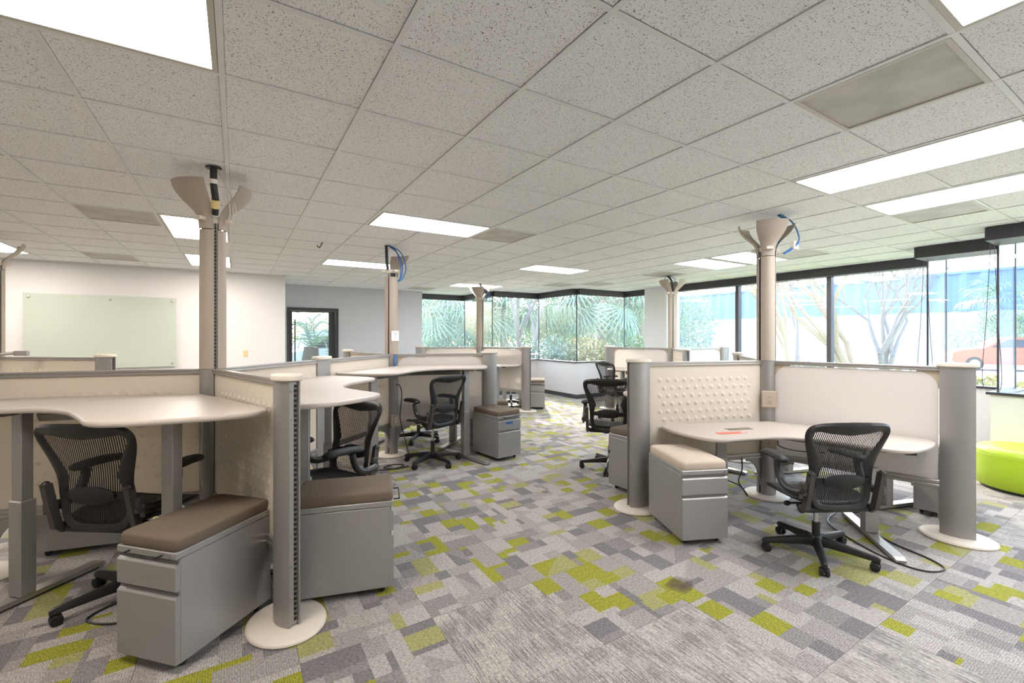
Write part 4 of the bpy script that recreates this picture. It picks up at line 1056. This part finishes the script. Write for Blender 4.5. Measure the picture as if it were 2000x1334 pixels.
# monitor arm behind the left screens
ma = empty('monitor_arm', (-2.05, 7.0, 1.30)); tag(ma, 'grey monitor arm peeking over the screen at the left edge', 'monitor arm')
MB().tube([(-.35, .0, .05), (.0, .06, .075)], .018, 10).build('arm', M['alu'], ma)
MB().box(-.03, .08, .03, .1, .045, .10, .008).build('mount_plate', M['alu'], ma)
MB().tube([(-.35, 0, -.36), (-.35, 0, .06)], .02, 12).build('arm_post', M['alu'], ma)
fd = desk(PF, 264, .94, 'desk behind the left screens, hidden except for its monitor arm')

# ================================================================ outdoors
g_ = MB(); g_.box(-40, 90, -60, 90, -.4, -.16); struct(g_.build('ground', M['asphalt'], smooth=0))
lw = MB(); lw.box(-6, 14.5, 12.4, 26, -.16, -.12); lw.box(9.3, 15, -12, 12.4, -.16, -.12)
struct(lw.build('lawn', M['lawn'], smooth=0))
# office building across the car park
bl = empty('office_building', (42, 12, -.16)); tag(bl, 'white building with blue corrugated upper wall across the car park', 'building')
MB().box(0, 8, -34, 32, 0, 3.4).build('lower_wall', M['building_white'], bl, smooth=0)
cor = []
for k in range(0, 265):
    y = -34 + k * .25; cor.append((-.16 if k % 4 > 1 else 0, y))
MB().loft([[(x, y, 3.4) for x, y in cor] + [(8, 32, 3.4), (8, -34, 3.4)], [(x, y, 5.95) for x, y in cor] + [(8, 32, 5.95), (8, -34, 5.95)]]).build('blue_siding', M['siding_blue'], bl, smooth=0)
MB().box(-.2, 8, -34, 32, 5.95, 6.12).build('parapet', M['siding_blue'], bl, smooth=0)
for y in (16.5, 20.0, 23.5):
    w_ = MB().box(-.05, 0, y, y + 1.1, .6, 2.3).build('window', M['building_white'], bl, smooth=0)
    MB().box(-.06, -.05, y + .08, y + 1.02, .68, 2.22).build('pane', M['win_dark'], w_, smooth=0)
MB().box(-1.8, -.2, 26, 31, 3.0, 5.8).build('entrance_box', M['siding_blue'], bl, smooth=0)
for y in (26.3, 30.4): MB().box(-1.6, -1.3, y, y + .3, 0, 3.0).build('entrance_pillar', M['siding_blue'], bl, smooth=0)
# vehicles
def vehicle(name, x, y, rz, paint, prof, cab, label, L=4.4):
    t = empty(name, (x, y, -.16), R(rz)); tag(t, label, 'car')
    w = .88
    MB().loft([[(px, s, z) for px, z in prof] for s in (-w, -w * .97, w * .97, w)]).build('body', M[paint], t, smooth=30)
    MB().loft([[(px, s, z) for px, z in cab] for s in (-w * .90, w * .90)]).build('cabin', M[paint], t, smooth=30)
    for s in (-1, 1):
        q = [(px * .93 + .0, z * .97 + .02) for px, z in cab]; y0, y1 = (s * w * .90, s * (w * .90 + .012))
        win = [(cab[1][0] + .14, cab[1][1] - .10), (cab[0][0] + .22, cab[0][1] + .06), (cab[3][0] - .22, cab[3][1] + .06), (cab[2][0] - .14, cab[2][1] - .10)]
        MB().loft([[(px, y0, z) for px, z in win], [(px, y1, z) for px, z in win]]).build('side_window', M['car_glass'], t, smooth=0)
    for px in (-L * .31, L * .31):
        for s in (-1, 1):
            mb = MB(); mb.M = Matrix.Translation((px, s * (w - .08), .34)) @ Matrix.Rotation(R(90), 4, 'X'); mb.lathe([(.2, -.11), (.31, -.11), (.34, -.08), (.34, .08), (.31, .11), (.2, .11)], 24)
            wl = mb.build('wheel', M['rubber'], t)
            mb = MB(); mb.M = Matrix.Translation((px, s * (w + .035), .34)) @ Matrix.Rotation(R(90), 4, 'X'); mb.lathe([(.2, -.006), (.2, .006), (.05, .02)], 20); mb.build('rim', M['chrome'], wl)
    for s in (-.6, .6):
        MB().ell((L / 2 - .03, s, .78), (.05, .16, .09)).build('headlamp', M['chrome'], t)
SUV = [(-2.15, .35), (-2.2, .8), (-2.12, 1.08), (-1.9, 1.14), (.9, 1.12), (1.75, 1.02), (2.15, .88), (2.2, .5), (2.1, .32), (1.7, .32), (1.36, .45), (1.0, .32), (-1.0, .3), (-1.36, .45), (-1.7, .32)][::-1]
vehicle('red_suv', 32.95, 6.1, 119, 'car_red', SUV, [(-2.05, 1.1), (-1.75, 1.62), (.25, 1.66), (.98, 1.1)], 'orange red sport utility car parked outside the right windows')
VAN = [(-2.3, .35), (-2.35, .9), (-2.3, 1.25), (1.0, 1.25), (2.0, 1.15), (2.35, .95), (2.4, .5), (2.3, .35), (1.75, .32), (1.4, .46), (1.05, .32), (-1.1, .3), (-1.45, .46), (-1.8, .32)][::-1]
vehicle('white_van', 3.1, 18.6, 200, 'car_white', VAN, [(-2.2, 1.22), (-2.1, 1.95), (.5, 1.95), (1.35, 1.22)], 'white van parked outside the back door', 4.6)
# dark bench table just outside the door
bt = empty('dark_table', (1.55, 12.6, -.12)); tag(bt, 'dark slim table standing outside the back door', 'table')
MB().box(-.75, .45, -.3, .3, .86, .9, .006).build('table_top', M['black'], bt)
for x in (-.68, .38):
    for y in (-.24, .24): MB().box(x - .02, x + .02, y - .02, y + .02, 0, .86).build('leg', M['black'], bt)
MB().box(-.68, .38, -.015, .015, .5, .53).build('stretcher', M['black'], bt)
# palms
def frond_mesh(nl, ln, seed, fan=True):
    rn = random.Random(seed); mb = MB(); stem = [(0, 0, 0), (ln * .25, 0, ln * .12), (ln * .5, 0, ln * .16)]
    if fan:
        mb.tube(smooth_line(stem, 2), .014, 4)
        for k in range(nl):
            a = R(-115 + 230 * k / (nl - 1)); l_ = ln * (.55 + .1 * rn.random()) * (1 - .25 * abs(k / (nl - 1) - .5)); c = Vector(stem[-1])
            d = Vector((math.cos(a), math.sin(a), .15)); s_ = Vector((-math.sin(a), math.cos(a), 0)) * .022
            p = [c, c + d * l_ * .45 + Vector((0, 0, -.02)), c + d * l_ * .8 + Vector((0, 0, -.22 * l_)), c + d * l_ * .95 + Vector((0, 0, -.55 * l_))]
            mb.add([tuple(p[0] - s_ * .4), tuple(p[0] + s_ * .4), tuple(p[1] - s_), tuple(p[1] + s_), tuple(p[2] - s_ * .8), tuple(p[2] + s_ * .8), tuple(p[3])], [(0, 1, 3, 2), (2, 3, 5, 4), (4, 5, 6)])
    else:
        P_ = smooth_line([(0, 0, 0), (ln * .3, 0, ln * .3), (ln * .65, 0, ln * .32), (ln, 0, ln * .02)], 6); mb.tube(P_, .012, 4)
        for k, c in enumerate(P_[2:]):
            for s in (-1, 1):
                c = Vector(c); e = c + Vector((.10, s * .26 * (1 - .5 * k / len(P_)), .05)); q = Vector((.012, 0, .012))
                mb.add([tuple(c - q), tuple(c + q), tuple(e)], [(0, 1, 2)])
    return mb
FAN = [frond_mesh(22, 1.7, k).mesh('frond', M['frond' if k else 'frond_pale'], 0) for k in range(3)]
FEA = frond_mesh(0, 1.15, 1, False).mesh('frond', M['frond'], 0)
def palm(x, y, hgt, nf, sc, label, feather=False, seed=0):
    rn = random.Random(seed); t = empty('palm_tree', (x, y, -.13)); tag(t, label, 'tree', 'palm trees outside')
    r0 = .2 if not feather else .3
    MB().tube([(0, 0, 0), (.03, .02, hgt * .35), (-.02, .03, hgt * .7), (0, 0, hgt)], [r0, r0 * .9, r0 * .85, r0 * .7], 12).build('trunk', M['palm_dark' if feather else 'palm_trunk'], t)
    for k in range(nf):
        el = R(rn.uniform(-75, 65)) if not feather else R(rn.uniform(-15, 60))
        o = put('frond', FEA if feather else FAN[rn.randrange(3)], t, (0, 0, hgt - .05), rot=(0, -el, R(360 * k / nf * 2.6 + rn.uniform(-10, 10)))); o.scale = (sc,) * 3
palm(6.94, 16.28, 3.0, 46, 1.25, 'palm with drooping fronds in the leftmost bay window', seed=1)
palm(9.96, 16.77, 3.0, 44, 1.35, 'palm with pale hanging fronds right of the far pole', seed=2)
palm(7.8, 21.04, 2.6, 36, 1.1, 'low palm behind the left palm in the bay windows', seed=3)
palm(12.42, 15.84, 3.2, 46, 1.3, 'palm in the middle of the bay windows above the hedge', seed=4)
palm(11.84, 12.67, 3.3, 46, 1.25, 'palm in the right part of the bay windows', seed=8)
palm(14.66, 13.28, 3.3, 46, 1.3, 'palm left of the white column outside', seed=5)
palm(9.6, 18.75, 3.2, 46, 1.3, 'palm hidden partly by the far pole at the bay windows', seed=9)
palm(37.97, 7.11, 3.4, 28, 1.2, 'palm tree standing beyond the red car', seed=6)
palm(2.0, 15.2, 1.35, 16, 1.15, 'short feathery palm seen through the back door', True, 7)
# bare trees
def branch(mb, p, d, ln, r, dep, rn, tips):
    q = p + d * ln; mid = p + d * ln * .5 + Vector((rn.uniform(-.05, .05), rn.uniform(-.05, .05), 0)) * ln
    mb.tube([p, mid, q], [r, r * .85, r * .68], 6 if dep > 2 else 4)
    if dep == 0: tips.append(q); return
    for k in range(rn.choice((2, 2, 3))):
        nd = (d + Vector((rn.uniform(-1, 1), rn.uniform(-1, 1), rn.uniform(-.1, .5))) * .62).normalized()
        branch(mb, q, nd, ln * rn.uniform(.62, .82), r * .62, dep - 1, rn, tips)
def tree(x, y, hgt, r, m, label, leaf=None, seed=0, stems=2, dep=5):
    rn = random.Random(seed); t = empty('bare_tree', (x, y, -.13)); tag(t, label, 'tree', 'bare trees outside'); tips = []
    for s in range(stems):
        mb = MB(); branch(mb, Vector((0, 0, 0)), Vector((rn.uniform(-.45, .45), rn.uniform(-.45, .45), 1)).normalized(), hgt * .36, r, dep, rn, tips)
        mb.build('trunk', M[m], t, smooth=60)
    if leaf:
        mb = MB()
        for p in tips:
            for k in range(5):
                c = p + Vector((rn.gauss(0, .12), rn.gauss(0, .12), rn.gauss(0, .12))); u = Vector((rn.gauss(0, 1), rn.gauss(0, 1), rn.gauss(0, 1))).normalized() * .06; v = u.cross(Vector((rn.random(), rn.random(), 1))).normalized() * .035
                mb.add([tuple(c - u), tuple(c + v), tuple(c + u), tuple(c - v)], [(0, 1, 2, 3)])
        o = mb.build('leaves', M[leaf], t, smooth=0); o['kind'] = 'stuff'
tree(8.13, 12.14, 4.6, .10, 'bark', 'pale bare tree behind the middle of the bay windows', None, 3, 2)
tree(13.6, 6.6, 4.6, .10, 'bark_tan', 'tan branching tree with yellow leaves behind the right tan pole', 'leaf_gold', 5, 2)
tree(13.2, 4.8, 4.4, .10, 'bark_tan', 'tan branching tree with few yellow leaves in the wide right window', 'leaf_gold', 8, 3)
tree(12.0, 4.0, 3.6, .07, 'bark', 'thin grey bare tree in the wide right window', None, 11, 3, 4)
tree(17.5, 8.5, 5.0, .1, 'bark', 'bare tree near the blue entrance outside', 'leaf_gold', 13, 2)
# shrubs
def shrub(x, y, rx, ry, rz, m, label, n=900, seed=0, s=.07):
    rn = random.Random(seed); t = empty('shrub', (x, y, -.13)); tag(t, label, 'shrub', 'shrubs outside the windows'); mb = MB()
    for k in range(n):
        d = Vector((rn.gauss(0, 1), rn.gauss(0, 1), rn.gauss(0, 1))).normalized() * (rn.random() ** .35)
        c = Vector((d.x * rx, d.y * ry, rz + d.z * rz)); u = Vector((rn.gauss(0, 1), rn.gauss(0, 1), rn.gauss(0, 1))).normalized() * s; v = u.cross(Vector((rn.random(), rn.random(), 1))).normalized() * s * .5
        mb.add([tuple(c - u), tuple(c + v), tuple(c + u), tuple(c - v)], [(0, 1, 2, 3)])
    o = mb.build('foliage', M[m], t, smooth=0); o['kind'] = 'stuff'
    st = MB()
    for k in range(5): st.tube([(0, 0, 0), (rx * .5 * math.cos(k * 1.3), ry * .5 * math.sin(k * 1.3), rz * 1.2)], .015, 5)
    st.build('stems', M['bark'], t)
SH = [(8.68, 11.68, 0.95, 0.95, 0.85, 'leaf_sage', 'shrub at the left of the hedge below the middle bay window'),
      (9.81, 12.16, 1.0, 1.0, 0.9, 'leaf', 'yellow green shrub in the middle bay window'),
      (9.87, 11.3, 1.0, 1.0, 0.85, 'leaf_gold', 'golden shrub in the hedge in the bay window'),
      (11.02, 11.41, 0.9, 0.9, 0.8, 'leaf', 'green shrub below the right bay window'),
      (11.23, 10.22, 0.8, 0.8, 0.85, 'leaf', 'small green bush beside the white column outside'),
      (5.8, 14.64, 0.9, 0.9, 0.8, 'frond', 'dark green shrub at the left end of the bay windows'),
      (6.85, 14.81, 0.8, 0.8, 0.7, 'leaf_sage', 'sage shrub under the left palm'),
      (11.6, 5.4, .7, .8, .55, 'leaf_sage', 'low shrub outside the window behind the right pole'), (11.2, 3.2, .8, 1.2, .52, 'leaf', 'grassy shrub row under the wide right window'), (11.4, 2.2, .6, .8, .5, 'leaf_gold', 'small yellow green plant under the wide right window'),
      (36.24, 8.18, 1.6, 1.6, 1.35, 'leaf_sage', 'large round shrub behind the hood of the red car'), (36.27, 5.81, 1.6, 1.6, 1.6, 'leaf', 'tall green bush at the right edge beyond the red car'), (3.3, 22.5, 2.2, 1.2, 1.3, 'leaf', 'green hedge behind the white van')]
for k, a in enumerate(SH): shrub(*a, seed=k, n=1400)
THICK = [(10.57, 27.56), (12.97, 26.07), (15.38, 24.59), (17.78, 23.1), (20.19, 21.62), (22.6, 20.13), (25.0, 18.65)]
TL = ['tall green thicket far behind the left palm', 'tall sage thicket left of the far pole outside', 'tall thicket behind the pale hanging palm', 'tall sage thicket far behind the middle bay window', 'tall green thicket far behind the right bay window', 'tall thicket just left of the white column outside', 'tall thicket right of the white column outside']
for k, (x, y) in enumerate(THICK): shrub(x, y, 2.0, 1.6, 2.3, ('frond', 'leaf_sage', 'frond', 'leaf_sage', 'leaf', 'frond', 'leaf_sage')[k], TL[k], 2200, 50 + k, .13)
